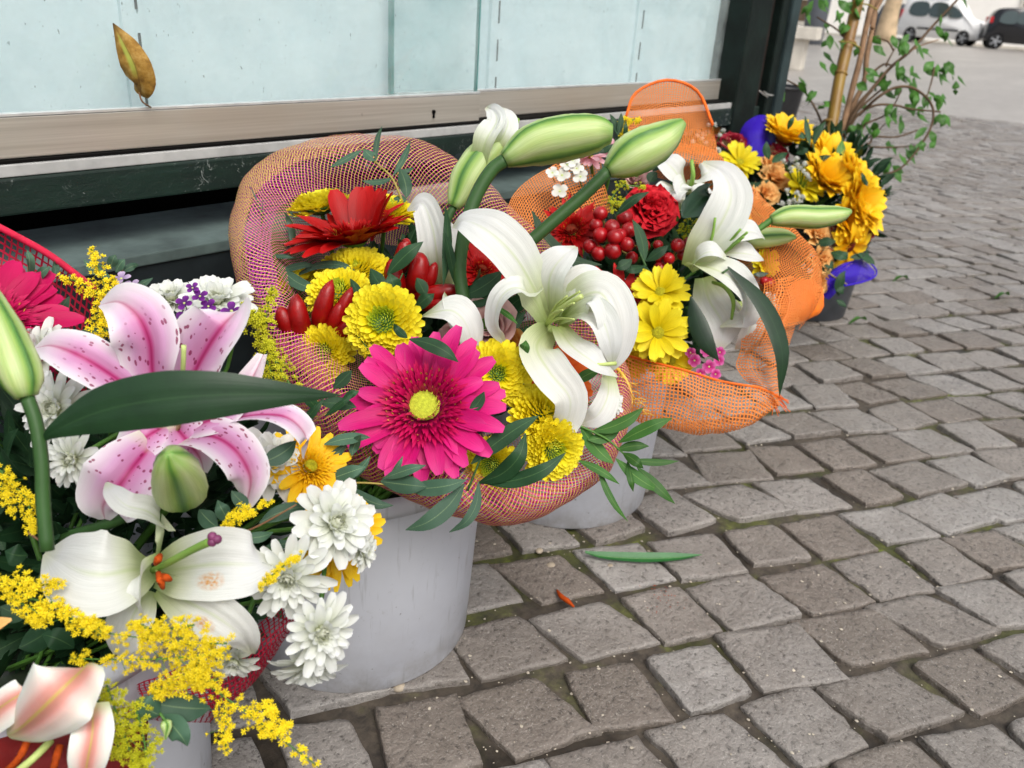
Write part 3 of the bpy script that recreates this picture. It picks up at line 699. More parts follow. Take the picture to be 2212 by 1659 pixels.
def dome(r, hgt, seg=20, rings=5, rough=0.0):
    vs_, fs = [(0, 0, hgt)], []
    for i in range(1, rings+1):
        a_ = i/rings*PI/2
        for k in range(seg):
            q = 1+random.uniform(-rough, rough); vs_.append((r*math.sin(a_)*math.cos(2*PI*k/seg)*q, r*math.sin(a_)*math.sin(2*PI*k/seg)*q, hgt*math.cos(a_)*q))
    for k in range(seg): fs.append((0, 1+k, 1+(k+1) % seg))
    for i in range(rings-1):
        for k in range(seg): fs.append((1+i*seg+k, 1+(i+1)*seg+k, 1+(i+1)*seg+(k+1) % seg, 1+i*seg+(k+1) % seg))
    return pydata(vs_, fs, True)
def calyx(root, r, mat=None):
    link('calyx', lathe([(0.001, -r*0.5), (r*0.5, -r*0.42), (r*0.95, -r*0.1), (r, 0.0)], 16), root, mat or M_STEM)

def gerbera(label, x, y, d, rp, nrm, pm='magenta', disc=M_DISCG, spin=0.0, B=None, n=(19, 17), ang=(0.35, 0.25, 0.05), dr=0.36, arc=None, dsc2=None, group='gerbera flowers', name='gerbera', prof=None, wd=0.27, tips=M_POLLEN):
    r = px(rp, d); o = thing(name, label, 'flower', at(x, y, d), group, facing(nrm, spin))
    prof = prof or STRAP
    V = meshes([petal_grid(r*q, r*wd, prof, [a_+random.uniform(-0.1, 0.12) for a_ in ang], random.uniform(0.1, 0.4), 11, 5, 0.012, 2, i) for i, q in enumerate((0.94, 0.8, 0.88, 0.72, 0.9))], PM[pm])
    ring_parts(o, n[0], r*0.12, -r*0.03, V, PM[pm], 0.10, -0.05, arc=arc)
    V2 = meshes([petal_grid(r*q, r*wd*0.92, prof, [a_*0.8+0.03+random.uniform(-0.1, 0.1) for a_ in ang], 0.25, 11, 5, 0.012, 2, 9+i) for i, q in enumerate((0.8, 0.7, 0.6))], PM[pm])
    ring_parts(o, n[1], r*0.14, 0.0, V2, PM[pm], 0.09, -0.02, a0=PI/n[0], arc=arc)
    s = Soup(); G = [petal_grid(r*0.19, r*0.045, POINTY, (0.5, 0.5, 0.1), 0.2, 4, 3, 0, 1, i) for i in range(2)]
    for q in range(5): ring_soup(s, 52-6*q, r*dr*(0.80-0.11*q), r*0.10, G, 0.06, 0.05+0.2*q, sj=0.25)
    link('fringe', s.mesh(), o, PM['magdark'] if pm == 'magenta' else PM[pm], None, 'stuff')
    s = Soup(); G = [petal_grid(r*0.06, r*0.022, POINTY, (1.2, 1.2), 0.2, 3, 3)]
    for q in range(4): ring_soup(s, 36-4*q, r*dr*(0.95-0.15*q), r*0.13, G, 0.1, 0.1, sj=0.35)
    link('pollen_florets', s.mesh(), o, tips, None, 'stuff')
    link('disc', dome(r*dr*0.42, r*0.05, 22, 6, 0.04), o, disc, T(0, 0, r*0.10))
    calyx(o, r*0.2); stem_to(o, B, o.location); return o
def pompon(label, x, y, d, rp, nrm, spin=0.0, B=None, hgt=0.55, out='pompon', inn='pomponin', green=0.45, group='yellow pompon chrysanthemums', name='pompon_chrysanthemum', nsp=200):
    r = px(rp*1.1, d); o = thing(name, label, 'flower', at(x, y, d), group, facing(nrm, spin))
    Vm = meshes([petal_grid(r*0.62, r*0.20, SPOON, (0.05, 0.1, 0.25+0.15*i), 0.5, 8, 5, 0.0, 2, i) for i in range(4)], PM[out])
    ring_parts(o, 24, r*0.42, -r*0.06, Vm, PM[out], 0.08, -0.12)
    ring_parts(o, 24, r*0.38, r*0.04, Vm, PM[out], 0.08, 0.06, a0=0.13)
    so_, si_ = Soup(), Soup()
    Gs = [petal_grid(r*0.46, r*0.18, SPOON, (0.1, 0.2, 0.5+0.2*i), 0.6, 5, 3, 0, 2, i) for i in range(3)]
    Gi = [petal_grid(r*0.26, r*0.11, SPOON, (0.2, 0.5, 1.2), 0.6, 4, 3, 0, 2, i) for i in range(3)]
    for k in range(nsp):
        f = (k+0.5)/nsp; rad = math.sqrt(f); a_ = k*2.39996
        z0 = r*hgt*(1-rad**2)*0.55; tl = (1-rad)*0.95 + 0.10
        if rad > green: so_.add(random.choice(Gs), Rz(a_) @ T(r*0.50*rad, 0, z0) @ Ry(-tl+random.uniform(-0.1, 0.1)) @ Matrix.Scale(random.uniform(0.85, 1.1)*(0.65+0.35*rad), 4))
        else: si_.add(random.choice(Gi), Rz(a_) @ T(r*0.50*rad, 0, z0) @ Ry(-tl) @ Matrix.Scale(random.uniform(0.9, 1.1)*(0.6+0.6*rad), 4))
    link('inner_petals', so_.mesh(), o, PM[out], None, 'stuff')
    if si_.n: link('centre_petals', si_.mesh(), o, PM[inn], None, 'stuff')
    calyx(o, r*0.42); stem_to(o, B, o.location); return o
def whitemum(label, x, y, d, rp, nrm, spin=0.0, B=None, full=1.0, droop=0.0, arc=None, group='white chrysanthemums', out='white', inn='whitein', wd=0.35, prof=None, name='white_chrysanthemum'):
    r = px(rp, d); o = thing(name, label, 'flower', at(x, y, d), group, facing(nrm, spin)); prof = prof or ROUND
    V = meshes([petal_grid(r*0.9, r*wd, prof, (0.3-droop, 0.12-droop, -0.1-droop+0.12*i), 0.45, 11, 5, 0.014, 2, i) for i in range(4)], PM[out])
    ring_parts(o, 17, r*0.1, -r*0.04, V, PM[out], 0.1, -0.05, sj=0.18, arc=arc)
    V = meshes([petal_grid(r*0.72, r*wd*0.9, prof, (0.6-droop, 0.35, 0.15*i), 0.5, 11, 5, 0.014, 2, 5+i) for i in range(3)], PM[out])
    ring_parts(o, 15, r*0.08, 0.0, V, PM[out], 0.12, 0.1, a0=0.2, sj=0.18, arc=arc)
    V = meshes([petal_grid(r*0.52, r*wd*0.75, prof, (0.9, 0.8, 0.3+0.3*i), 0.6, 9, 5, 0.01, 2, 5+i) for i in range(3)], PM[out])
    ring_parts(o, 11, r*0.06, r*0.04, V, PM[out], 0.12, 0.15, a0=0.1)
    s = Soup(); G = [petal_grid(r*0.3, r*0.13, SPOON, (1.0, 1.2, 1.9), 0.7, 5, 3, 0, 2, i) for i in range(3)]
    for q in range(3): ring_soup(s, 14-3*q, r*(0.17-0.05*q), r*0.05, G, 0.15, 0.1+0.12*q)
    link('centre_petals', s.mesh(), o, PM[inn], None, 'stuff')
    calyx(o, r*0.22); stem_to(o, B, o.location, 0.0016); return o
def daisy(label, x, y, d, rp, nrm, spin=0.0, B=None, pm='daisy', disc=M_DISCY, group='yellow daisy chrysanthemums', n=(15, 13, 0), name='daisy_chrysanthemum', ang=(0.15, 0.1, 0.0), dr=0.24):
    r = px(rp, d); o = thing(name, label, 'flower', at(x, y, d), group, facing(nrm, spin))
    V = meshes([petal_grid(r*0.92, r*0.34, ROUND, [a_+0.08*i-0.1 for a_ in ang], 0.3, 11, 5, 0.012, 2, i, 0.04) for i in range(4)], PM[pm])
    ring_parts(o, n[0], r*0.08, -r*0.03, V, PM[pm], 0.08, 0.0, sj=0.12)
    ring_parts(o, n[1], r*0.08, r*0.02, V, PM[pm], 0.12, 0.36, a0=0.2, sj=0.2)
    if n[2]:
        V = meshes([petal_grid(r*0.6, r*0.26, ROUND, (0.6, 0.5, 0.2), 0.3, 7, 5, 0.01, 2, i, 0.06) for i in range(2)], PM[pm])
        ring_parts(o, n[2], r*0.1, r*0.02, V, PM[pm], 0.15, 0.2)
    s = Soup(); G = [petal_grid(r*0.06, r*0.03, POINTY, (1.3, 1.5), 0.2, 3, 3)]
    for q in range(4): ring_soup(s, 18-3*q, r*dr*(0.95-0.25*q), r*0.04+q*r*0.015, G, 0.1, 0.1)
    dk_ = link('disc', dome(r*dr, r*0.14, 18, 4, 0.06), o, disc); link('disc_florets', s.mesh(), dk_, M_POLLEN, None, 'stuff')
    calyx(o, r*0.25); stem_to(o, B, o.location); return o
def sunflower(label, x, y, d, rp, nrm, spin=0.0, B=None, ang=(0.7, 0.45, 0.2), group='golden sunflowers', n=(22, 20, 18), pm='gold', arc=None):
    r = px(rp, d); o = thing('sunflower', label, 'flower', at(x, y, d), group, facing(nrm, spin))
    for q in range(3):
        V = meshes([petal_grid(r*(0.95-0.1*q), r*0.46, POINTY, [a_+0.16*q+0.1*i for a_ in ang], 0.3, 8, 5, 0.012, 2, q*5+i) for i in range(3)], PM[pm])
        ring_parts(o, n[q], r*0.16, q*r*0.03, V, PM[pm], 0.1, 0.0, a0=0.15*q, sj=0.12, arc=arc)
    link('disc', dome(r*0.3, r*0.12, 18, 4, 0.08), o, M_DISCR)
    calyx(o, r*0.3); stem_to(o, B, o.location, 0.004); return o
def rose(label, x, y, d, rp, nrm, pm='rose', spin=0.0, B=None, name='rose', group='roses', layers=5):
    r = px(rp, d); o = thing(name, label, 'flower', at(x, y, d), group, facing(nrm, spin))
    for L in range(layers):
        f = (L+1)/layers; n_ = 3 + L
        V = meshes([petal_grid(r*(0.75+0.35*f), r*(0.5+0.75*f), [0.4, 0.75, 1, 1.05, 1.0, 0.85, 0.55], (1.5-0.5*f, 1.6-0.55*f, 1.35-1.1*f+0.15*i), 0.55, 8, 7, 0.012, 2, L*3+i) for i in range(2)], PM[pm])
        ring_parts(o, n_, r*0.06+r*0.22*f*f, -r*0.65, V, PM[pm], 0.2, 0.0, a0=L*0.7)
    calyx(o, r*0.3); stem_to(o, B, o.location); return o
def carnation(label, x, y, d, rp, nrm, pm='cream', spin=0.0, B=None, name='carnation', group='carnations', n=46, ruf=0.10, flat=0.75):
    r = px(rp, d); o = thing(name, label, 'flower', at(x, y, d), group, facing(nrm, spin))
    V = meshes([petal_grid(r*0.95, r*0.75, [0.15, 0.3, 0.5, 0.75, 0.95, 1.0, 0.95], (0.3, 0.3, 0.1*i-0.2), 0.1, 9, 11, ruf, 5, i) for i in range(5)], PM[pm])
    for k in range(n):
        f = (k+0.5)/n; a_ = k*2.39996
        M = Rz(a_) @ T(r*0.10*f, 0, -r*0.35+r*0.05*(1-f)) @ Ry(-(1.45*(1-f**0.8)+0.05)) @ Rx(random.uniform(-0.4, 0.4)) @ Matrix.Scale(0.72+0.28*f, 4)
        link('petal', random.choice(V), o, PM[pm], M)
    calyx(o, r*0.3); stem_to(o, B, o.location); return o

def ribbon(pts, widths, nrm, cup=0.15, groove=0.06, ruf=0.0, nl=20, nw=9, twist=(0,), seed=0, rf=2.0, tip=0.35, ribs=0.0):
    """pts: world points; widths: full widths (m) along; nrm: facing vector(s)"""
    rs = random.Random(seed); ph = rs.uniform(0, 6); ph2 = rs.uniform(0, 6)
    Q = catmull(pts, nl); us = np.linspace(0, 1, nl); wv = np.interp(us, np.linspace(0, 1, len(widths)), widths)/2
    Wc = catmull([(w_, 0, 0) for w_ in widths], nl)[:, 0]/2; wv = np.clip(0.5*wv+0.5*Wc, 0.0002, None)
    N = [Vector(n_) for n_ in (nrm if isinstance(nrm, list) else [nrm])]
    Nc = np.array([[np.interp(u, np.linspace(0, 1, len(N)), [n_[k] for n_ in N]) for k in range(3)] for u in us])
    tw = np.interp(us, np.linspace(0, 1, len(twist)), twist); V, UV = [], []
    for i in range(nl):
        tg = Vector(Q[min(i+1, nl-1)]-Q[max(i-1, 0)]).normalized(); n_ = Vector(Nc[i]); n_ = (n_-tg*n_.dot(tg)).normalized(); s = tg.cross(n_)
        if tw[i]: 
            c_, s_ = math.cos(tw[i]), math.sin(tw[i]); n_, s = n_*c_+s*s_, s*c_-n_*s_
        for j in range(nw):
            q = -1+2*j/(nw-1)
            h = cup*q*q - groove*math.exp(-(q/0.16)**2) + ribs*math.cos(q*15.7)*(1-abs(q))*math.sin(PI*min(1, us[i]*1.15)) + ruf*abs(q)**2*math.sin(rf*us[i]*6.28+(ph if q > 0 else ph2))
            V.append(Vector(Q[i]) + s*(wv[i]*q*(1-0.25*abs(cup)*abs(q))) + n_*(h*wv[i])); UV.append((us[i], 0.5+q/2))
    F = [(i*nw+j, (i+1)*nw+j, (i+1)*nw+j+1, i*nw+j+1) for i in range(nl-1) for j in range(nw-1)]
    return pydata(V, F, True, UV)
def spine(pp, d): return [at(p[0], p[1], d + (p[2] if len(p) > 2 else 0)) for p in pp]
def lily_petal(root, pp, d, wp, mat, nrm=(0, 0.2, 1), cup=0.2, groove=0.08, ruf=0.08, twist=(0,), seed=0, name='petal'):
    """pp: picture spine [(x, y, depth offset)], wp: widths in picture units"""
    nr = [cdir(*n_) for n_ in nrm] if isinstance(nrm, list) else cdir(*nrm)
    me = ribbon(spine(pp, d), [px(w_, d) for w_ in wp], nr, cup, groove*1.5, ruf*1.6, 28, 23, twist, seed, 1.6, 0.35, 0.035)
    return world_part(name, me, root, mat)
LILYW = [0.25, 0.55, 0.85, 1.0, 0.95, 0.7, 0.12]
def pwid(w_): return [w_*q for q in LILYW]
def leaf(root, pp, d, wmax, mat=M_LEAFE, nrm=(0, 0.3, 1), cup=-0.15, twist=(0,), name='leaf', prof=(0.08, 0.6, 0.95, 1.0, 0.85, 0.5, 0.03), nl=14, nw=5, seed=0):
    nr = [cdir(*n_) for n_ in nrm] if isinstance(nrm, list) else cdir(*nrm)
    me = ribbon(spine(pp, d), [px(wmax*q, d) for q in prof], nr, cup, 0.05, 0.0, nl, nw, twist, seed)
    return world_part(name, me, root, mat)
def wstem(root, pp, d, rp, mat=M_STEM, seg=8, name='stem'):
    rr_ = [px(v, d) for v in rp] if isinstance(rp, (list, tuple)) else px(rp, d)
    return world_part(name, tube(spine(pp, d), rr_, seg), root, mat)
t = NT('lily_bud_skin'); u, v = t.uv()
w3 = t.math('ABSOLUTE', t.math('SUBTRACT', t.math('FRACT', t.math('MULTIPLY', v, 3.0)), 0.5))     # 0.5 on the ribs
st = t.n('CombineXYZ', i_X=t.math('MULTIPLY', u, 2.0), i_Y=t.math('MULTIPLY', v, 60.0)).outputs[0]
nn = t.noise(1.6, st, 3, 0.6)
c = t.ramp(w3, [(0.0, rgb('#b4c97c')), (0.2, rgb('#cad79c')), (0.36, rgb('#9cbb60')), (0.45, rgb('#5f8c3e')), (0.5, rgb('#3f7030'))])
c = t.mix(t.ramp(u, [(0.0, 0.5), (0.12, 0.0), (0.75, 0.1), (1.0, 0.75)]), c, rgb('#6f9d45'))
c = t.mix(0.35, c, t.ramp(nn, [(0.3, rgb('#7ba04c')), (0.7, (1, 1, 1))]), 'MULTIPLY')
M_BUD = t.done(t.pbr(c, 0.42, 0.4, 0, t.bump(nn, 0.3, 0.0006), Subsurface_Weight=0.12))
def bud_mesh(pts, rad, spin=0.0, lob=0.10):
    Q = catmull(pts, 22); n_ = 24; V, UV, F = [], [], []
    rr_ = catmull([(r_, 0, 0) for r_ in rad], 22)[:, 0]
    up = cdir(0.2, 0.9, 0.5)
    for i in range(22):
        tg = Vector(Q[min(i+1, 21)]-Q[max(i-1, 0)]).normalized(); a_ = (up-tg*up.dot(tg)).normalized(); b_ = tg.cross(a_)
        for k in range(n_+1):
            th = 2*PI*k/n_; f = (3*k/n_) % 1.0; rib = math.exp(-((min(f, 1-f))/0.055)**2)
            r_ = max(0.0003, rr_[i])*(1 + lob*math.cos(3*(th)+PI) + 0.09*rib)*(1+0.02*math.sin(i*1.7+k*2.1))
            V.append(Vector(Q[i]) + (a_*math.cos(th+spin)+b_*math.sin(th+spin))*r_); UV.append((i/21, k/n_))
    for i in range(21):
        for k in range(n_): F.append((i*(n_+1)+k, i*(n_+1)+k+1, (i+1)*(n_+1)+k+1, (i+1)*(n_+1)+k))
    F.append(tuple(range(n_))[::-1]); F.append(tuple(21*(n_+1)+k for k in range(n_)))
    return pydata(V, F, True, UV)
BUDR = [0.35, 0.72, 0.93, 1.0, 0.95, 0.8, 0.55, 0.25]
def bud(label, pp, d, rp, stem=None, srad=8, spin=0.0, prof=None, name='lily_bud', group='lily buds', mat=None):
    P = spine(pp, d); o = thing(name, label, 'flower bud', P[0], group)
    world_part('bud', bud_mesh(P, [px(rp*0.88*q, d) for q in (prof or BUDR)], spin), o, mat or M_BUD)
    if stem: wstem(o, stem, d, srad, M_STEMD if srad > 7 else M_STEM)
    return o

def goldenrod(label, paths, d, B=None, n=60, fr=6.0, spread=16, col=None, group='goldenrod sprays', name='goldenrod_spray', seed=1, leafy=0):
    """paths: list of picture polylines carrying florets"""
    rs = random.Random(seed); P0 = at(paths[0][0][0], paths[0][0][1], d); o = thing(name, label, 'flower', P0, group)
    s = Soup(); bm = bmesh.new()
    G = []
    for i in range(3):
        V, F, UV = [], [], []
        for k in range(6):
            a_ = 2*PI*k/6+rs.uniform(-0.2, 0.2); c_, s_ = math.cos(a_), math.sin(a_); e = rs.uniform(0.15, 0.5)
            b0 = len(V); V += [(0, 0, 0), (0.6*c_-0.22*s_, 0.6*s_+0.22*c_, e*0.7), (c_, s_, e), (0.6*c_+0.22*s_, 0.6*s_-0.22*c_, e*0.7)]; UV += [(0, .5), (.6, 0), (1, .5), (.6, 1)]; F.append((b0, b0+1, b0+2, b0+3))
        b0 = len(V)
        for k in range(5): V.append((0.3*math.cos(2*PI*k/5), 0.3*math.sin(2*PI*k/5), 0.25)); UV.append((0.9, 0.5))
        V.append((0, 0, 0.75)); UV.append((0.2, 0.5)); V.append((0, 0, -0.7)); UV.append((0, 0.5))
        for k in range(5): F.append((b0+k, b0+(k+1) % 5, b0+5)); F.append((b0+(k+1) % 5, b0+k, b0+6))
        G.append((np.array(V), F, np.array(UV)))
    sv, sf = [], []
    tot = sum(len(p_) for p_ in paths)
    for pth in paths:
        Q = [Vector(q) for q in catmull(spine(pth, d), 24)]
        world_part('stem', tube([Q[0], Q[8], Q[16], Q[23]], [px(2.4, d), px(1.2, d)], 5), o, M_STEM)
        nn_ = int(n*len(pth)/tot)
        for k in range(nn_):
            f = rs.random()**0.85; q = Q[min(23, int(f*23))]; sp_ = px(spread, d)*(0.35+0.65*math.sin(PI*min(1, 0.15+f*0.85)))
            off = Vector((rs.gauss(0, 1), rs.gauss(0, 1), rs.gauss(0, 1)))*sp_*0.6
            p = q+off; nz = (off.normalized()*0.7 + cdir(0, 0.5, 0.8)*0.8).normalized()
            M = Matrix.Translation(p-P0) @ nz.to_track_quat('Z', 'Y').to_matrix().to_4x4() @ Rz(rs.uniform(0, 6)) @ Matrix.Scale(px(fr, d)*rs.uniform(0.7, 1.2), 4)
            s.add(rs.choice(G), M)
            if k % 3 == 0:
                a_ = (p-P0); b_ = (q-P0); e = Vector((px(0.6, d), 0, px(0.6, d))); b0 = len(sv); sv += [a_-e, a_+e, b_+e, b_-e]; sf.append((b0, b0+1, b0+2, b0+3))
    link('florets', s.mesh(), o, col or PM_GOLDROD, None, 'stuff')
    if sv: link('pedicels', pydata(sv, sf, False), o, M_STEM, None, 'stuff')
    return o
PM_GOLDROD = petal_mat('goldenrod_floret', [(0, '#d0b00a'), (0.5, '#f0d614'), (1, '#fae83a')], 0.6, 0.2, 0.05)
PM_GOLDROD2 = petal_mat('green_goldenrod_floret', [(0, '#7c8a10'), (0.5, '#b8b818'), (1, '#dcd838')], 0.6, 0.2, 0.05)
def cluster(label, pts, d, rp, pm, nrm, B=None, name='phlox', group=None, np_=5, wd=0.85, prof=ROUND, cat='flower', ang=(0.35, 0.1, -0.05), eye=None):
    """several small five-petalled florets on one head"""
    c0 = pts[0]; o = thing(name, label, cat, at(c0[0], c0[1], d), group)
    for i, p in enumerate(pts):
        r = px(p[2] if len(p) > 2 else rp, d); n_ = p[3] if len(p) > 3 else nrm
        V = meshes([petal_grid(r, r*wd, prof, ang, 0.15, 6, 5, 0.02, 2, i*3+q) for q in range(2)], PM[pm])
        Mf = Matrix.Translation(at(p[0], p[1], d-0.01)-o.location) @ facing(n_, random.uniform(0, 6)).to_4x4()
        fl = link('floret', dome(r*0.16, r*0.12, 10, 3), o, eye or M_STYLE, Mf)
        for k in range(np_): link('petal', random.choice(V), fl, PM[pm], Rz(2*PI*k/np_+random.uniform(-0.1, 0.1)) @ T(r*0.04, 0, 0) @ Ry(random.uniform(-0.15, 0.1)))
        link('floret_stem', tube([Vector((0, 0, 0)), Vector((0, 0, -r*1.2)), Vector((r*0.3, 0, -r*2.4))], r*0.08, 5), fl, M_STEM)
    return o
def berry_mesh(r, seed):
    rs = random.Random(seed); bm = bmesh.new(); bmesh.ops.create_icosphere(bm, subdivisions=3, radius=r)
    for v_ in bm.verts: v_.co *= 1 + 0.06*mnoise.noise(v_.co*(2.2/r)+Vector((seed*3.1, 0, 0))) - 0.12*math.exp(-((v_.co.normalized()-Vector((0, 0, 1))).length/0.25)**2)
    return bm_mesh(bm, True)
t = NT('glossy_red_berry'); M_BERRY = t.done(t.pbr(vary(t, rgb('#9c0c14'), 0.35, 60), 0.28, 0.5, 0, t.bump(t.noise(220, t.pos(), 4), 0.35, 0.001)))
t = NT('wrinkled_chilli_skin'); M_CHILLI = t.done(t.pbr(vary(t, rgb('#8e0808'), 0.4, 50), 0.36, 0.4, 0, t.bump(t.noise(130, t.pos(), 3), 0.35, 0.0015)))
def berries(label, pts, d, B=None, group='red berry clusters'):
    o = thing('berry_cluster', label, 'berries', at(pts[0][0], pts[0][1], d), group)
    cen = at(sum(p[0] for p in pts)/len(pts), sum(p[1] for p in pts)/len(pts)+20, d+0.04)
    BM = [berry_mesh(1.0, i) for i in range(4)]
    for me in BM: me.materials.append(M_BERRY)
    for i, p in enumerate(pts):
        q = at(p[0], p[1], d+(p[3] if len(p) > 3 else 0)); r = px(p[2], d)
        link('berry', BM[i % 4], o, None, Matrix.Translation(q-o.location) @ Rx(random.uniform(-1, 1)) @ Ry(random.uniform(-1, 1)) @ Matrix.Scale(r, 4))
        world_part('stalk', tube([q, q.lerp(cen, 0.5), cen], px(2.2, d), 5), o, M_STEMY)
    return o
def chilli(root, pp, d, rp):
    P = spine(pp, d); Q = P
    me = tube(Q, [px(rp*q, d) for q in (0.5, 0.85, 1.0, 0.95, 0.82, 0.62, 0.36, 0.06)], 12, True, 20)
    return world_part('chilli', me, root, M_CHILLI)
def breath(label, pts, d, rp=12, group='sprays of baby\'s breath', root_pt=None):
    o = thing('babys_breath', label, 'flower', at(pts[0][0], pts[0][1], d), group)
    s = [Soup() for _ in range(3)]; MS = []
    for q in range(3):
        for k in range(26):
            n_ = Vector((random.gauss(0, 1), random.gauss(0, 1), random.gauss(0, 1)+0.6)).normalized()
            s[q].add(petal_grid(1.0, 0.6, ROUND, (0.2, 0.5, 1.0), 0.4, 4, 3, 0.05, 2, k), n_.to_track_quat('X', 'Z').to_matrix().to_4x4())
        me = s[q].mesh(); me.materials.append(PM['phlox']); MS.append(me)
    base = at(root_pt[0], root_pt[1], d+0.05) if root_pt else at(sum(p[0] for p in pts)/len(pts), sum(p[1] for p in pts)/len(pts)+60, d+0.05)
    for p in pts:
        q = at(p[0], p[1], d+random.uniform(-0.02, 0.02)); r = px(p[2] if len(p) > 2 else rp, d)
        link('floret', random.choice(MS), o, None, Matrix.Translation(q-o.location) @ Rz(random.uniform(0, 6)) @ Rx(random.uniform(-0.5, 0.5)) @ Matrix.Scale(r, 4))
        world_part('stalk', tube([q, q.lerp(base, 0.4)+Vector((0, 0, 0.004)), base], px(1.4, d), 4), o, M_STEM)
    return o
def filler(label, name, cen, rad, n, mat, seed=1, lsz=(0.02, 0.05), tuber=None):
    """mass of dark leaves packed between the blooms of a bouquet; cen/rad give an ellipsoid"""
    rs = random.Random(seed); s = Soup()
    Gs = [petal_grid(1.0, 0.34, POINTY, (0.3, 0.0, -0.5+0.2*i), 0.2, 6, 3, 0, 2, i) for i in range(4)]
    for k in range(n):
        while True:
            q = Vector((rs.uniform(-1, 1), rs.uniform(-1, 1), rs.uniform(-1, 1)))
            if q.length < 1: break
        p = Vector((q.x*rad[0], q.y*rad[1], q.z*rad[2])); dr_ = (p.normalized()*0.8+Vector((rs.gauss(0, .5), rs.gauss(0, .5), rs.gauss(0, .4)+0.4))).normalized()
        s.add(rs.choice(Gs), Matrix.Translation(p) @ dr_.to_track_quat('X', 'Z').to_matrix().to_4x4() @ Rx(rs.uniform(0, 6)) @ Matrix.Scale(rs.uniform(*lsz), 4))
    o = link(name, s.mesh(), None, mat, None, 'stuff'); o.location = cen; tag(o, label, 'foliage'); return o

# ------------------------------------------------------------------ nets
def net_mat(name, ca, cb, width=0.3, rot=0.0, wb=None, fade=False, base=0.0, gloss=0.3, trans=0.25, wv=None, alt=None):
    """woven netting: UV unit = one cell"""
    t = NT(name)
    mp = t.n('Mapping', i_Vector=t.n('TexCoord').outputs['UV'], i_Rotation=(0, 0, rot)).outputs[0]
    wob = t.noise(0.35, mp, 2)
    sp = t.n('SeparateXYZ'); t.l(mp, sp.inputs[0])
    wa = t.math('MULTIPLY', t.math('SUBTRACT', wob, 0.5), 0.5)
    def thread(s_, off, width):
        f = t.math('FRACT', t.math('ADD', t.math('ADD', s_, off), wa)); a_ = t.math('ABSOLUTE', t.math('SUBTRACT', f, 0.5))
        return t.math('LESS_THAN', a_, t.math('MULTIPLY', t.n('Attribute', attribute_name='fade').outputs['Fac'], width/2) if fade else width/2)
    ta, tb = thread(sp.outputs[0], 0.0, width), thread(sp.outputs[1], 0.3, wb or width)
    m_ = t.math('MAXIMUM', ta, tb)
    if base: m_ = t.math('MAXIMUM', m_, base)
    col = t.mix(ta, rgb(cb), rgb(ca))
    if alt: col = t.mix(t.ramp(t.noise(0.5, t.n('Mapping', i_Vector=mp, i_Scale=(0.1, 0.1, 1)).outputs[0], 3), [(0.4, 0.0), (0.6, 0.8)]), col, rgb(alt))
    p = t.pbr(col, 0.6, 0.3); tl = t.n('BsdfTranslucent'); t.l(col, tl.inputs[0])
    a_ = t.n('MixShader'); a_.inputs[0].default_value = trans; t.l(p, a_.inputs[1]); t.l(tl.outputs[0], a_.inputs[2])
    b_ = t.n('MixShader'); t.l(m_, b_.inputs[0]); t.l(t.n('BsdfTransparent').outputs[0], b_.inputs[1]); t.l(a_.outputs[0], b_.inputs[2])
    return t.done(b_.outputs[0])
def loft(rows, nu, nv, closed=False, cell=0.004, ripple=0.0, rfreq=30, seed=1, wav=0.0):
    """rows: list of polylines (world points, equal length). u runs along a row, v across rows. UV in cells."""
    rs = random.Random(seed)
    RR = [catmull(r_, nu + (0 if closed else 1), closed) for r_ in rows]
    cols = []
    m = len(RR[0])
    for i in range(m): cols.append(catmull([RR[k][i] for k in range(len(rows))], nv+1))
    G = np.array(cols)                       # m x (nv+1) x 3
    ul = np.zeros((m, nv+1)); vl = np.zeros((m, nv+1))
    for i in range(1, m): ul[i] = ul[i-1] + np.mean(np.linalg.norm(G[i]-G[i-1], axis=1))
    for j in range(1, nv+1): vl[:, j] = vl[:, j-1] + np.linalg.norm(G[:, j]-G[:, j-1], axis=1)
    if ripple:
        for i in range(m):
            for j in range(nv+1):
                q = Vector(G[i, j]); w_ = mnoise.noise_vector(q*rfreq + Vector((seed*7.7, 0, 0)))*ripple + mnoise.noise_vector(q*rfreq*2.6)*ripple*0.35
                G[i, j] += np.array(w_)
    V = G.reshape(-1, 3); UV = np.stack([ul.ravel()/cell, vl.ravel()/cell], 1); n1 = nv+1; F = []
    if closed:
        V = np.vstack([V, G[0]]); UV = np.vstack([UV, np.stack([np.full(n1, (ul[-1].mean()+np.mean(np.linalg.norm(G[0]-G[-1], axis=1)))/cell), vl[0]/cell], 1)]); m += 1
    for i in range(m-1):
        for j in range(nv): F.append((i*n1+j, (i+1)*n1+j, (i+1)*n1+j+1, i*n1+j+1))
    me = pydata(V, F, True, UV)
    fa = np.repeat(np.sin(np.pi*np.linspace(0, 1, m))**0.6, n1).astype(np.float32); at_ = me.attributes.new('fade', 'FLOAT', 'POINT'); at_.data.foreach_set('value', fa[:len(me.vertices)])
    return me
def prow(pts, dd=0.0): return [at(p[0], p[1], p[2]+dd) for p in pts]
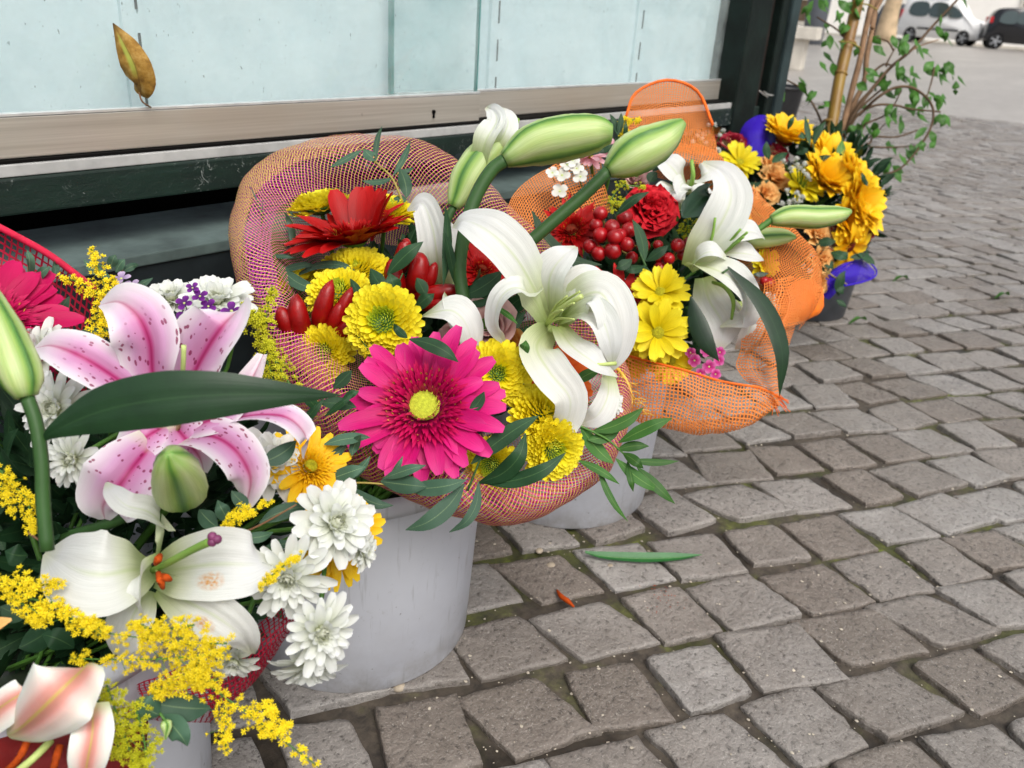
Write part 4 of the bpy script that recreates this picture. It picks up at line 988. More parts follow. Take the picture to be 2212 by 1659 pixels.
# ================================================================== BUCKETS
t = NT('white_bucket_plastic'); P = t.pos()
sc = t.ramp(t.noise(45, P, 6, 0.8), [(0.60, 0.0), (0.72, 1.0)]); sm = t.noise(6, P, 4)
c = t.ramp(sm, [(0.3, rgb('#b4b7c0')), (0.7, rgb('#c6c9d0'))])
c = t.mix(t.math('MULTIPLY', sc, 0.5), c, rgb('#8e8c88'))
spk = t.ramp(t.noise(170, P, 2, 0.5), [(0.72, 0.0), (0.76, 1.0)]); c = t.mix(t.math('MULTIPLY', spk, 0.6), c, rgb('#55504a'))
oz = t.n('SeparateXYZ', i_Vector=t.obj()).outputs[2]
grime = t.math('MULTIPLY', t.ramp(oz, [(0.0, 0.75), (0.035, 0.18), (0.12, 0.0)]), t.ramp(t.noise(30, P, 5, 0.7), [(0.35, 0.1), (0.65, 1.0)])); c = t.mix(grime, c, rgb('#7d756a'))
scr = t.noise(3.0, t.n('Mapping', i_Vector=P, i_Scale=(60, 60, 4)).outputs[0], 3, 0.6); c = t.mix(t.ramp(scr, [(0.60, 0.0), (0.70, 0.4)]), c, rgb('#8f9092'))
M_BUCKET = t.done(t.pbr(c, 0.42, 0.45, 0, t.bump(sc, 0.05, 0.001)))
M_WATER = simple('bucket_water', rgb('#2a3326'), 0.1, 0.5)
def bucket(label, cx, cy, r0, r1, hgt, mat=None, name='flower_bucket', group='white flower buckets'):
    o = thing(name, label, 'bucket', (cx, cy, 0.006), group); m = mat or M_BUCKET
    link('body', lathe([(0.0, 0.004), (r0-0.006, 0.0), (r0-0.002, 0.001), (r0, 0.004), (r0+(r1-r0)*0.5, hgt*0.5), (r1, hgt-0.02), (r1, hgt), (r1-0.003, hgt), (r1-0.004, hgt-0.02), (r0-0.004, 0.008), (0.0, 0.008)], 64), o, m)
    link('rim', lathe([(r1+0.0005, hgt-0.014), (r1+0.006, hgt-0.013), (r1+0.0075, hgt-0.004), (r1+0.004, hgt+0.002), (r1-0.002, hgt+0.0015)], 64), o, m)
    link('water', lathe([(0.0, hgt*0.6), ((r0+r1)/2-0.006, hgt*0.6)], 40), o, M_WATER)
    return o
K = 0.706
b1p = on_z(776, 1338, 0.0); b1c = (b1p.x, b1p.y)
pr = on_z(455, 1745, 0.0); rgt = cdir(1, 0, 0); bA = pr - rgt*0.112; 
bucket('white bucket at the bottom edge under the goldenrod and red net', bA.x, bA.y, 0.108, 0.118, 0.21)
bucket('largest white bucket in view, speckled, under the pink and gold net', b1c[0], b1c[1], 0.112, 0.122, 0.215)
b2p = on_z(1212, 1052, 0.0)
bucket('white bucket half hidden behind the front curve of the pink net', b2p.x, b2p.y, 0.112, 0.122, 0.215)
bucket('sliver of a white bucket below the orange net skirt', 1.47*K, 1.0*K, 0.108, 0.118, 0.20)
M_BPOT = simple('dusty_black_bucket', rgb('#3a3d42'), 0.45, 0.45, 0.25, 25, 0.15, 60)
b5p = on_z(1728, 670, 0.0)
bucket('black plastic bucket holding the sunflower bouquet', b5p.x, b5p.y, 0.095, 0.112, 0.20, M_BPOT, 'flower_bucket', None)
NECK.update(A=Vector((bA.x, bA.y, 0.14)), B=Vector((b1c[0], b1c[1], 0.14)), C=Vector((1.12*K, 0.875*K, 0.15)), D=Vector((b5p.x, b5p.y, 0.17)))

# ================================================================== NETS
M_NETP = net_mat('pink_gold_net', '#ecd468', '#cc4494', 0.17, 0.55, 0.24)
M_NETR = net_mat('red_net', '#b01838', '#b81c3c', 0.30, 0.0)
M_NETO = net_mat('orange_net', '#f28a3e', '#f29850', 0.33, 0.0)
M_NETO2 = net_mat('dense_orange_net', '#f07a28', '#ee7a28', 0.62, 0.0)
M_NETV = net_mat('violet_tulle', '#3a18c0', '#4420c8', 0.55, 0.0)
M_HEMO = simple('orange_hem', rgb('#ee6a18'), 0.6, 0.3, 0.2, 80); M_HEMR = simple('red_hem', rgb('#c0183c'), 0.6, 0.3, 0.2, 80); M_HEMG = simple('gold_hem', rgb('#d8a83a'), 0.4, 0.5, 0.3, 200); M_HEMV = simple('violet_hem', rgb('#3412b8'), 0.5, 0.3, 0.2, 80)
# --- pink and gold collar
w1 = [(498,560,.745),(506,430,.79),(562,352,.83),(660,303,.86),(790,288,.875),(920,308,.88),(1030,372,.875),(1130,478,.865),(1240,590,.845),(1335,750,.80),(1366,850,.77),(1335,985,.72),(1235,1085,.68),(1090,1134,.655),(950,1104,.64),(800,1040,.645),(690,960,.665),(610,830,.69),(545,690,.72)]
w0 = [(592,560,.73),(588,478,.765),(635,425,.80),(715,400,.835),(805,400,.855),(905,425,.865),(990,475,.865),(1070,550,.855),(1170,640,.83),(1280,770,.79),(1318,860,.755),(1268,965,.705),(1195,1020,.668),(1090,1052,.638),(955,1010,.625),(830,945,.63),(740,850,.652),(672,745,.678),(618,650,.705)]
cen = (930, 740)
def shrink(pts, f, dd, c=cen): return [(c[0]+(p[0]-c[0])*f, c[1]+(p[1]-c[1])*f, p[2]+dd) for p in pts]
wm = [((a[0]*0.62+b[0]*0.38), (a[1]*0.62+b[1]*0.38), min(a[2], b[2])-0.008) for a, b in zip(w1, w0)]
back = [(p[0]+(p[0]-930)*-0.06, p[1]+(40 if i < 9 or i > 17 else -10), p[2]+0.035) for i, p in enumerate(w1)]
under = [(c_[0], c_[1], c_[2]) for c_ in [((p[0]*0.7+860*0.3), (p[1]*0.72+930*0.28), p[2]*0.55+0.80*0.45) for p in w1]]
wrapB = thing('net_wrap', 'pink and gold net collar round the big middle bouquet', 'netting', at(930, 740, 0.75))
world_part('net', loft([prow(shrink(w0, 0.62, 0.06)), prow(shrink(w0, 0.85, 0.02)), prow(w0), prow(wm), prow(w1), prow(back)], 220, 44, True, 0.0033, 0.0034, 26, 3), wrapB, M_NETP)
M_NETP2 = net_mat('pink_gold_net_doubled', '#dcb048', '#bc2a70', 0.26, 0.35, 0.62, True)
M_NETG = net_mat('gold_net_doubled', '#f0dc70', '#d060b0', 0.32, 0.35, 0.14, True)
def sub(rw, ids, dd=0.0): return prow([(rw[i][0], rw[i][1], rw[i][2]+dd) for i in ids])
fr_ = [8, 9, 10, 11, 12, 13, 14, 15, 16, 17, 18]; lf_ = [17, 18, 0, 1, 2, 3, 4]
world_part('rolled_front', loft([sub(w0, fr_, .004), sub(wm, fr_, .004), sub(w1, fr_, .004), sub(back, fr_, .0)], 110, 30, False, 0.003, 0.0034, 26, 3), wrapB, M_NETP2)
world_part('golden_side', loft([sub(wm, lf_, .004), sub(w1, lf_, .004), sub(back, lf_, .0)], 60, 18, False, 0.003, 0.0034, 26, 3), wrapB, M_NETG)
M_SHEER = net_mat('magenta_sheer_fold', '#c04ab4', '#b43ca8', 0.30, 0.1, 0.28, True)
world_part('sheer_fold', loft([sub(w0, [16, 17, 18, 0, 1, 2, 3], .003), sub(wm, [16, 17, 18, 0, 1, 2, 3], .006)], 50, 10, False, 0.003, 0.003, 26, 4), wrapB, M_SHEER)
world_part('frayed_edge', tube(prow([(1325,905,.755),(1362,880,.765),(1352,820,.765),(1300,765,.78)]), px(4, 0.76), 6), wrapB, M_HEMG)
for k in range(16):
    a_ = at(1335+k*3.2+random.uniform(-3, 3), 805+k*6.0, 0.765); b_ = a_ + cdir(random.uniform(0.3, 1), random.uniform(-0.7, 0.2), random.uniform(-0.3, 0.3))*0.012
    world_part('loose_thread', tube([a_, a_.lerp(b_, 0.5)+Vector((0, 0, 0.002)), b_], 0.0004, 4), wrapB, M_HEMG)
# --- red net of the nearest bouquet
wrapA = thing('net_wrap', 'crimson net wrapped round the nearest bouquet', 'netting', at(330, 1100, 0.55))
hemA = [(-60,462,.63),(20,502,.63),(100,546,.622),(160,590,.61),(205,625,.60)]
world_part('net', loft([prow(hemA), prow([(p[0]-8, p[1]+55, p[2]+0.01) for p in hemA]), prow([(p[0]-15, p[1]+150, p[2]+0.0) for p in hemA]), prow([(p[0]-10, p[1]+260, p[2]+0.0) for p in hemA])], 50, 24, False, 0.0062, 0.002, 25, 5), wrapA, M_NETR)
world_part('hem', tube(prow(hemA), px(8, 0.61), 8), wrapA, M_HEMR)
world_part('net', loft([prow([(300,1480,.53),(400,1440,.53),(500,1390,.53),(590,1320,.535),(665,1262,.55)]), prow([(310,1515,.515),(415,1490,.515),(515,1450,.515),(600,1375,.52),(660,1290,.54)]), prow([(330,1545,.525),(440,1535,.525),(510,1508,.525),(580,1430,.53),(640,1340,.545)]), prow([(320,1500,.56),(420,1490,.56),(500,1460,.56),(560,1400,.565),(620,1330,.57)])], 60, 24, False, 0.0034, 0.003, 30, 6), wrapA, M_NETR)
world_part('net', loft([prow([(240,1530,.52),(330,1515,.52),(400,1520,.525),(470,1540,.53)]), prow([(235,1560,.54),(320,1550,.54),(395,1548,.545),(460,1556,.55)]), prow([(240,1580,.60),(320,1565,.60),(390,1560,.60),(450,1560,.60)])], 40, 12, False, 0.0034, 0.002, 30, 8), wrapA, M_NETR)

M_DKRED = simple('dark_red_lining', rgb('#6a1210'), .6, .3, .3, 40, .3, 90)
world_part('lining', loft([prow([(-60,1540,.50),(60,1560,.50),(180,1580,.50),(290,1560,.52),(318,1540,.54)]), prow([(-60,1640,.48),(60,1650,.475),(180,1660,.475),(270,1650,.49),(312,1620,.52)]), prow([(-40,1780,.50),(60,1790,.49),(180,1790,.49),(270,1760,.50),(316,1720,.53)])], 40, 20, False, .004, .006, 20, 9), wrapA, M_DKRED)

# ================================================================== BOUQUET A (nearest, red net)
t = NT('stargazer_lily_petal'); u, v = t.uv(); dv = t.math('ABSOLUTE', t.math('SUBTRACT', v, 0.5))
across = t.ramp(dv, [(0.0, rgb('#a8185e')), (0.025, rgb('#c03c86')), (0.08, rgb('#d284b6')), (0.24, rgb('#d9a2cc')), (0.38, rgb('#ead2e4')), (0.5, rgb('#f2eef2'))])
tipw = t.ramp(u, [(0.0, 0.0), (0.55, 0.05), (0.85, 0.75), (1.0, 0.95)])
rib = t.ramp(dv, [(0.0, 0.45), (0.06, 1.0)])
c = t.mix(t.math('MULTIPLY', tipw, rib), across, rgb('#f4f0f3'))
vo = t.n('TexVoronoi', i_Vector=t.n('CombineXYZ', i_X=t.math('MULTIPLY', u, 17.0), i_Y=t.math('MULTIPLY', v, 12.0)).outputs[0], i_Scale=1.0)
spotm = t.math('MULTIPLY', t.math('LESS_THAN', vo.outputs['Distance'], 0.26), t.ramp(u, [(0.06, 0.0), (0.12, 1.0), (0.48, 1.0), (0.66, 0.0)]))
spotm = t.math('MULTIPLY', spotm, t.math('GREATER_THAN', t.n('SeparateXYZ', i_Vector=vo.outputs['Color']).outputs[0], 0.22))
c = t.mix(t.math('MULTIPLY', spotm, 0.85), c, rgb('#8e1450'))
c = t.mix(t.ramp(u, [(0.0, 0.9), (0.14, 0.0)]), c, rgb('#dfe6c0'))
nn = t.noise(2.0, t.n('CombineXYZ', i_X=t.math('MULTIPLY', u, 2.0), i_Y=t.math('MULTIPLY', v, 22.0)).outputs[0], 3)
p = t.pbr(c, 0.42, 0.35, 0, t.bump(nn, 0.35, 0.0008)); tl = t.n('BsdfTranslucent'); t.l(c, tl.inputs[0]); m = t.n('MixShader'); m.inputs[0].default_value = 0.25; t.l(p, m.inputs[1]); t.l(tl.outputs[0], m.inputs[2])
M_STAR = t.done(m.outputs[0])
t = NT('blush_lily_back'); u, v = t.uv(); dv = t.math('ABSOLUTE', t.math('SUBTRACT', v, 0.5))
c = t.ramp(dv, [(0.0, rgb('#b7a24e')), (0.03, rgb('#c98a78')), (0.12, rgb('#d99a90')), (0.25, rgb('#ecd2c8')), (0.42, rgb('#f2efe4')), (0.5, rgb('#f4f2ea'))])
c = t.mix(t.ramp(u, [(0.0, 0.8), (0.2, 0.0), (0.85, 0.0), (1.0, 0.7)]), c, rgb('#c9cf8a'))
nn = t.noise(2.0, t.n('CombineXYZ', i_X=t.math('MULTIPLY', u, 2.0), i_Y=t.math('MULTIPLY', v, 22.0)).outputs[0], 3)
M_BLUSH = t.done(t.pbr(c, 0.45, 0.35, 0, t.bump(nn, 0.3, 0.0008), Subsurface_Weight=0.1))
gerbera('crimson pink gerbera cut by the left edge beside the red net', -25, 700, 0.56, 195, (0.45, 0.62, 0.62), 'magdark', M_DISCG, 0.2, 'A', n=(17, 14))
d = 0.50
pl = thing('stargazer_lily', 'pink spotted lily with white petal edges behind the long dark leaf', 'lily', at(365, 930, d))
for k, (pp, wp, nr, cu, rf_) in enumerate([
  ([(352,905,.04),(328,810,.022),(320,735,.008),(296,680,.004),(256,650,.010),(216,658,.026)], [40,115,152,140,90,12], (0.1,0.35,1), 0.22, 0.06),
  ([(380,900,.04),(412,810,.022),(445,745,.006),(478,700,.0),(505,672,.012),(515,668,.03)], [50,140,178,150,95,40], (-0.15,0.3,1), 0.25, 0.07),
  ([(335,880,.035),(250,815,.012),(175,768,.0),(112,745,.004),(74,752,.016)], [50,105,112,78,8], (0.0,0.5,1), 0.12, 0.04),
  ([(340,945,.03),(292,1000,.004),(255,1050,-.004),(222,1090,.002),(226,1122,.014)], [70,150,172,120,24], (0.3,0.2,1), 0.15, 0.05),
  ([(385,945,.03),(452,938,.006),(506,968,-.006),(538,1022,-.005),(534,1072,.002),(518,1110,.012)], [60,96,104,92,62,6], (0.1,0.6,0.8), 0.15, 0.06),
  ([(400,918,.04),(480,906,.020),(560,893,.006),(622,900,.0),(662,940,.004),(656,990,.016)], [40,58,70,78,66,6], (0.1,0.8,0.6), 0.12, 0.06),
  ([(395,930,.030),(440,910,.016),(490,890,.012),(540,820,.018),(568,765,.026)], [50,90,90,70,30], (-0.3,0.4,0.9), 0.15, 0.05)]):
    lily_petal(pl, pp, d, wp, M_STAR, nr, cu, 0.09, rf_, seed=k)
lily_petal(pl, [(372,915,.036),(398,945,.018),(428,985,.020),(440,1020,.03)], d, [70,110,80,20], M_STAR, (0,.4,1), .15, .08, .05, seed=11)
lily_petal(pl, [(360,915,.040),(325,935,.024),(285,965,.024),(240,1000,.03)], d, [80,120,110,40], M_STAR, (.1,.4,1), .15, .08, .05, seed=12)
wstem(pl, [(397,746,-.02),(395,800,-.012),(385,930,.03)], d, [5.5,5,5], M_STYLE, 8, 'style')
stem_to(pl, 'A', pl.location, 0.003)

d = 0.47
wl = thing('white_lily', 'open white lily with purple stigma and rust pollen stains above the goldenrod', 'lily', at(335, 1225, d))
for k, (pp, wp, nr, cu, mt) in enumerate([
  ([(330,1228,.035),(285,1230,.008),(230,1240,-.006),(180,1235,-.008),(135,1215,.0),(96,1196,.018)], [50,130,186,190,130,8], (0.25,0.35,1), 0.16, PM['lily']),
  ([(345,1190,.03),(352,1135,.014),(322,1105,.002),(275,1092,-.004),(245,1066,.0),(230,1042,.008)], [50,80,80,60,44,6], (0.1,0.7,0.7), 0.25, PM['lily']),
  ([(338,1238,.035),(400,1226,.010),(470,1218,-.002),(540,1218,.0),(588,1210,.014)], [70,140,164,140,12], (-0.2,0.3,1), 0.16, M_STAINED),
  ([(345,1262,.030),(400,1298,.006),(462,1330,-.004),(518,1372,-.002),(545,1412,.012)], [60,98,112,100,14], (-0.1,0.2,1), 0.2, M_STAINED),
  ([(322,1275,.035),(290,1325,.020),(268,1375,.018),(252,1415,.026)], [40,100,96,14], (0.1,-0.2,1), 0.2, PM['lily']),
  ([(338,1205,.02),(306,1240,.0),(300,1290,-.006),(313,1340,.004)], [26,52,58,8], (-0.7,0.1,0.8), 0.4, PM['lily'])]):
    lily_petal(wl, pp, d, wp, mt, nr, cu, 0.05, 0.05, seed=20+k)
st_ = wstem(wl, [(330,1232,.03),(370,1212,.0),(415,1188,-.018),(458,1168,-.03)], d, [7,8,8,9], M_STYLEG, 10, 'style')
bm = bmesh.new(); c0 = at(462, 1165, d-.031)
for k in range(3):
    a_ = 2*PI*k/3; bmesh.ops.create_icosphere(bm, subdivisions=2, radius=px(10, d), matrix=Matrix.Translation(c0 + (cdir(1,0,0)*math.cos(a_)+cdir(0,1,0)*math.sin(a_))*px(6.5, d)))
world_part('stigma', bm_mesh(bm, True), st_, M_STIG, None, wl.location)
for (xa, ya, xb, yb) in ((342,1238,352,1270), (346,1200,336,1218), (350,1244,368,1252)):
    world_part('anther', tube(spine([(xa, ya, .004), ((xa+xb)/2, (ya+yb)/2, -.002), (xb, yb, .002)], d), [px(6, d), px(9, d), px(5, d)], 8), wl, M_ANTHER)
    wstem(wl, [(335,1230,.03),(xa,ya,.004)], d, 3, M_STYLE, 6, 'filament')
stem_to(wl, 'A', wl.location, 0.003)

d = 0.40
bk = thing('blush_lily', 'white and peach lily seen from behind at the bottom left corner', 'lily', at(120, 1560, d))
lily_petal(bk, [(16,1588,.03),(45,1572,.008),(80,1542,-.008),(115,1508,-.014),(150,1474,-.010),(178,1448,.002),(194,1432,.016)], d, [30,120,172,188,170,120,24], M_BLUSH, (0.25,0.2,1), -0.35, -0.04, 0.03, seed=41)
lily_petal(bk, [(200,1520,.016),(200,1580,.004),(188,1650,.004),(176,1730,.02)], d, [70,92,88,40], M_BLUSH, (0.4,0.0,1), -0.25, -0.03, 0.03, seed=42)
lily_petal(bk, [(110,1470,.03),(50,1498,.014),(-5,1535,.016),(-50,1590,.03)], d, [30,86,92,60], M_BLUSH, (-0.3,0.2,1), -0.25, -0.03, 0.03, seed=43)
for (pp, mt) in (([(110,1600,.03),(70,1640,.02),(10,1690,.02)], M_STYLE), ([(60,1600,.03),(40,1640,.025),(10,1670,.03)], M_ANTHER), ([(130,1610,.03),(118,1650,.025),(110,1700,.03)], M_ANTHER)):
    world_part('filament', tube(spine(pp, d), px(9, d), 8), bk, mt)
lf = thing('fallen_petal_tip', 'orange petal tip poking in at the left edge above the blush lily', 'petal', at(0, 1345, 0.43))
lily_petal(lf, [(-50,1360,.0),(-10,1348,-.004),(25,1338,.0)], 0.43, [40,34,6], PM['peach'], (0,0.3,1), 0.2)

bud('large pale lily bud rising out of the left edge on a thick stem', [(56,858,.0),(42,810,.0),(14,738,.004),(-20,655,.01),(-50,575,.02)], 0.42, 50, [(58,856),(78,915),(90,1000),(93,1085),(102,1190)], 15, 0.4, [0.5,0.85,1,0.98,0.9,0.7,0.5,0.3])
bud('green and white lily bud pointing at the viewer between the two lilies', [(392,1078,.050),(390,1056,.022),(384,1028,-.008),(374,1000,-.034),(364,980,-.046)], 0.46, 62, [(388,1070,.05),(330,1085,.055),(240,1130,.06),(120,1165,.08)], 14, 1.25, [0.45,0.85,1.0,1.0,0.9,0.7,0.45,0.12])
bl_ = thing('lily_leaf', 'long dark green leaf crossing the pink spotted lily', 'leaf', at(95, 947, 0.42))
leaf(bl_, [(92,950,.0),(122,928,-.006),(225,886,-.012),(350,863,-.014),(480,853,-.010),(610,852,.0),(738,854,.016)], 0.42, 122, M_LEAFD, (0.0,-0.1,1), -0.10, prof=(0.07,0.32,0.86,1.0,0.82,0.46,0.02), nl=26, nw=9)
# white chrysanthemums of the near bouquet
for (lb, x, y, dd, r_, nr, kw) in [
  ('white chrysanthemum behind violet sprigs above the pink lily', 372, 648, .62, 66, (0,.75,.7), {}),
  ('white chrysanthemum touching the pink net above the pink lily', 470, 655, .61, 82, (.15,.65,.75), {}),
  ('white chrysanthemum behind the big left lily bud', 88, 765, .56, 80, (-.35,.4,.9), {}),
  ('white chrysanthemum with long petals under the base of the dark leaf', 122, 885, .54, 88, (-.1,.2,1), dict(wd=.26)),
  ('greenish centred incurved white chrysanthemum beside the thick stem', 158, 990, .515, 74, (-.1,-.15,1), dict(inn='whitein', wd=.24)),
  ('white chrysanthemum beneath the right tip of the pink lily', 585, 1005, .56, 88, (.4,.35,.85), {}),
  ('white chrysanthemum in front of the yolk yellow petals', 722, 1130, .505, 98, (.55,.25,.8), {}),
  ('small white chrysanthemum hanging over the bucket rim', 782, 1190, .515, 48, (.9,-.1,.4), {}),
  ('white chrysanthemum strewn with goldenrod beside the white lily', 622, 1245, .49, 100, (.15,-.15,1), dict(wd=.26)),
  ('white chrysanthemum in front of the big bucket', 690, 1365, .47, 92, (.55,-.05,.8), dict(wd=.28)),
  ('lowest white chrysanthemum hanging towards the cobbles', 668, 1430, .485, 88, (.1,-.75,.6), dict(wd=.30)),
  ('white chrysanthemum half under the goldenrod by the red net', 505, 1425, .50, 56, (.1,-.6,.8), {})]:
    whitemum(lb, x, y, dd, r_, nr, random.uniform(0, 6), 'A', **kw)
gerbera('yolk yellow gerbera between the pink net and white chrysanthemum', 668, 1010, .57, 105, (.5,.45,.72), 'yolk', M_DISCY, 0.3, 'A', n=(22, 18), wd=.21)
gerbera('yolk yellow gerbera behind the white chrysanthemum over the bucket', 726, 1160, .54, 118, (.7,-.05,.72), 'yolk', M_DISCY, 0.9, 'A', n=(22, 18), wd=.21)
# goldenrod
for (lb, paths, dd, n_, sp, fr, c_) in [
  ('goldenrod plume standing beside the crimson gerbera', [[(262,700),(228,620),(196,535)], [(258,680),(200,625),(138,600)], [(255,690),(235,650),(250,600)], [(240,720),(215,700),(228,660)]], .575, 230, 20, 7.5, None),
  ('goldenrod plume leaning on the pink net edge', [[(592,830),(570,730),(588,618)], [(640,850),(600,790),(560,720)], [(575,700),(560,690),(548,680)]], .555, 280, 22, 7.5, PM_GOLDROD2),
  ('small goldenrod tuft at the left edge by the thick stem', [[(-10,1005),(30,1050),(72,1090)], [(-10,1020),(10,1070),(30,1105)], [(60,1080),(68,1120),(74,1150)]], .48, 150, 17, 7.5, None),
  ('goldenrod branch running in from the left edge below the white lily', [[(-20,1265),(90,1300),(235,1355)], [(0,1258),(60,1262),(130,1262)], [(20,1290),(90,1330),(60,1345)], [(110,1300),(160,1340),(210,1350)]], .45, 300, 20, 8.0, None),
  ('thick goldenrod mass in front of the white lily', [[(490,1390),(360,1385),(170,1358)], [(480,1410),(330,1425),(150,1422)], [(470,1470),(390,1470),(330,1500)], [(420,1350),(350,1360),(280,1350)], [(450,1400),(420,1450),(440,1480)]], .435, 560, 25, 8.2, None),
  ('goldenrod sprig trailing over the cobbles at the bottom', [[(440,1475),(520,1530),(600,1590),(690,1658)], [(490,1520),(482,1570),(492,1625)], [(540,1540),(580,1530),(592,1545)], [(560,1570),(600,1580),(620,1560)]], .45, 210, 18, 7.8, None),
  ('goldenrod mass in front of the bottom bucket', [[(230,1480),(262,1570),(300,1680)], [(200,1500),(240,1560),(260,1640)], [(290,1520),(312,1600),(318,1680)]], .43, 330, 24, 8.2, PM_GOLDROD2),
  ('short goldenrod sprig under the pink lily tip', [[(488,1140),(520,1120),(592,1078)], [(500,1120),(520,1105),(540,1110)]], .485, 80, 12, 7.2, None),
  ('goldenrod sprig lying on a white chrysanthemum', [[(562,1268),(600,1232),(652,1196)]], .452, 60, 10, 7.0, None)]:
    goldenrod(lb, paths, dd, 'A', int(n_*1.35), fr, sp, c_, seed=len(lb))
cluster('violet stock florets in front of the white chrysanthemums', [(385,692,20),(418,684,22),(398,655,18),(432,640,17),(500,672,22),(416,622,14),(450,662,18)], .585, 18, 'violet', (.1,.5,.9), 'A', 'stock_flower', None, 4, .8)
cluster('small mauve stock florets beside the goldenrod plume', [(262,602,20),(285,618,18),(298,634,16),(275,635,16)], .60, 18, 'mauve', (0,.7,.7), 'A', 'stock_flower', None, 4, .8)
def sprig(label, stem, leaves, d, mat=M_LEAFE, smat=M_TWIG, srad=3, name='eucalyptus_sprig', group='eucalyptus sprigs', cat='foliage'):
    o = thing(name, label, cat, at(stem[0][0], stem[0][1], d), group)
    wstem(o, stem, d, [srad, srad*0.6], smat, 6)
    for i, L in enumerate(leaves):
        a_, b_, w_ = L[0], L[1], L[2]; nr = L[3] if len(L) > 3 else (random.uniform(-.35,.35), random.uniform(.1,.6), 1); dz = L[4] if len(L) > 4 else random.uniform(-.012,.008)
        dx, dy = b_[0]-a_[0], b_[1]-a_[1]; k_ = L[5] if len(L) > 5 else random.uniform(-.08,.08)
        m1 = (a_[0]+dx*.35-dy*k_, a_[1]+dy*.35+dx*k_, dz*.6); m2 = (a_[0]+dx*.7-dy*k_, a_[1]+dy*.7+dx*k_, dz)
        leaf(o, [(a_[0], a_[1], 0), m1, m2, (b_[0], b_[1], dz*0.6)], d, w_, mat, nr, random.uniform(-.3,-.05), seed=i)
    return o
sprig('eucalyptus sprig by the red net at the left edge', [(120,720),(70,640),(60,575)], [((62,600),(58,540),26),((70,610),(108,575),30),((60,640),(0,590),40),((75,640),(100,600),26),((100,650),(86,585),24),((110,690),(150,640),40),((120,600),(118,560),20)], .60)
sprig('eucalyptus leaves behind the goldenrod plume', [(260,700),(262,640),(265,570)], [((240,580),(250,550),24),((250,588),(270,560),28),((262,590),(300,572),20),((240,600),(180,560),22),((262,640),(330,600),26),((240,700),(160,720),34,(0,.5,1))], .60, M_LEAFE)
sprig('blue green eucalyptus leaves between white chrysanthemums', [(500,1160),(560,1135),(640,1090)], [((560,1130),(668,1095),38),((500,1130),(470,1080),34),((520,1160),(590,1150),26),((575,1180),(630,1170),22),((560,1000),(640,952),44,(0.2,.4,1)),((540,1100),(500,1060),30),((470,1140),(430,1100),40)], .50)
sprig('eucalyptus twig reaching right in front of the pink net', [(600,1043),(700,1045),(790,1043),(880,1050),(1000,1042)], [((752,1044),(680,1042),38,(0,.2,1)),((745,1040),(800,985),22),((700,1040),(790,1008),36),((752,1048),(850,1092),28,(0,.4,1),-.01,.1),((822,1040),(925,1052),42,(0,.1,1)),((870,1052),(1008,1036),38,(0,.3,1)),((1003,1045),(876,1145),42,(0.2,.2,1),-.01,-.1),((1034,1040),(970,1150),24,(.3,.2,1),-.01,-.16),((825,1035),(920,1005),26),((690,1015),(752,955),22),((840,1030),(870,985),14),((700,960),(800,945),32,(0,.6,.8)),((780,940),(760,985),24)], .575, M_LEAFE, M_STEMY)
sprig('eucalyptus leaves at the tip of the long dark leaf', [(620,960),(690,900),(740,870)], [((690,870),(770,880),34,(0,.5,.9)),((700,900),(765,850),18),((640,930),(700,860),24),((690,890),(650,850),24),((720,840),(760,800),30),((740,860),(775,845),20)], .60, M_LEAFR)
sprig('round eucalyptus leaves and bud hanging at the bottom bucket', [(300,1530),(350,1545),(372,1580)], [((345,1545),(295,1510),70,(.2,.3,1)),((335,1520),(455,1530),62,(0,.4,1)),((350,1545),(405,1612),56,(-.2,.2,1)),((350,1500),(340,1480),40)], .44, M_LEAFE)
bud('tiny green bud hanging from the eucalyptus by the bottom bucket', [(356,1556),(360,1575),(358,1598)], .432, 13, [(345,1540),(352,1550),(356,1556)], 3, 0, [.6,1,1,.9,.7,.5,.3,.1], 'leaf_bud', None)
FA = filler('dark leafy filling of the nearest bouquet', 'foliage', at(280, 1130, .66), (0.11, 0.11, 0.12), 1300, M_LEAFR, 3, (0.02, 0.045))
sprig('dark eucalyptus leaves in the shade left of the white lily', [(60,1150),(130,1200),(220,1290)], [((60,1200),(10,1190),50),((100,1180),(130,1130),44),((150,1230),(80,1250),50),((110,1360),(40,1400),60),((160,1400),(90,1370),50),((60,1330),(0,1310),46),((200,1380),(260,1340),46)], .53, M_LEAFR)

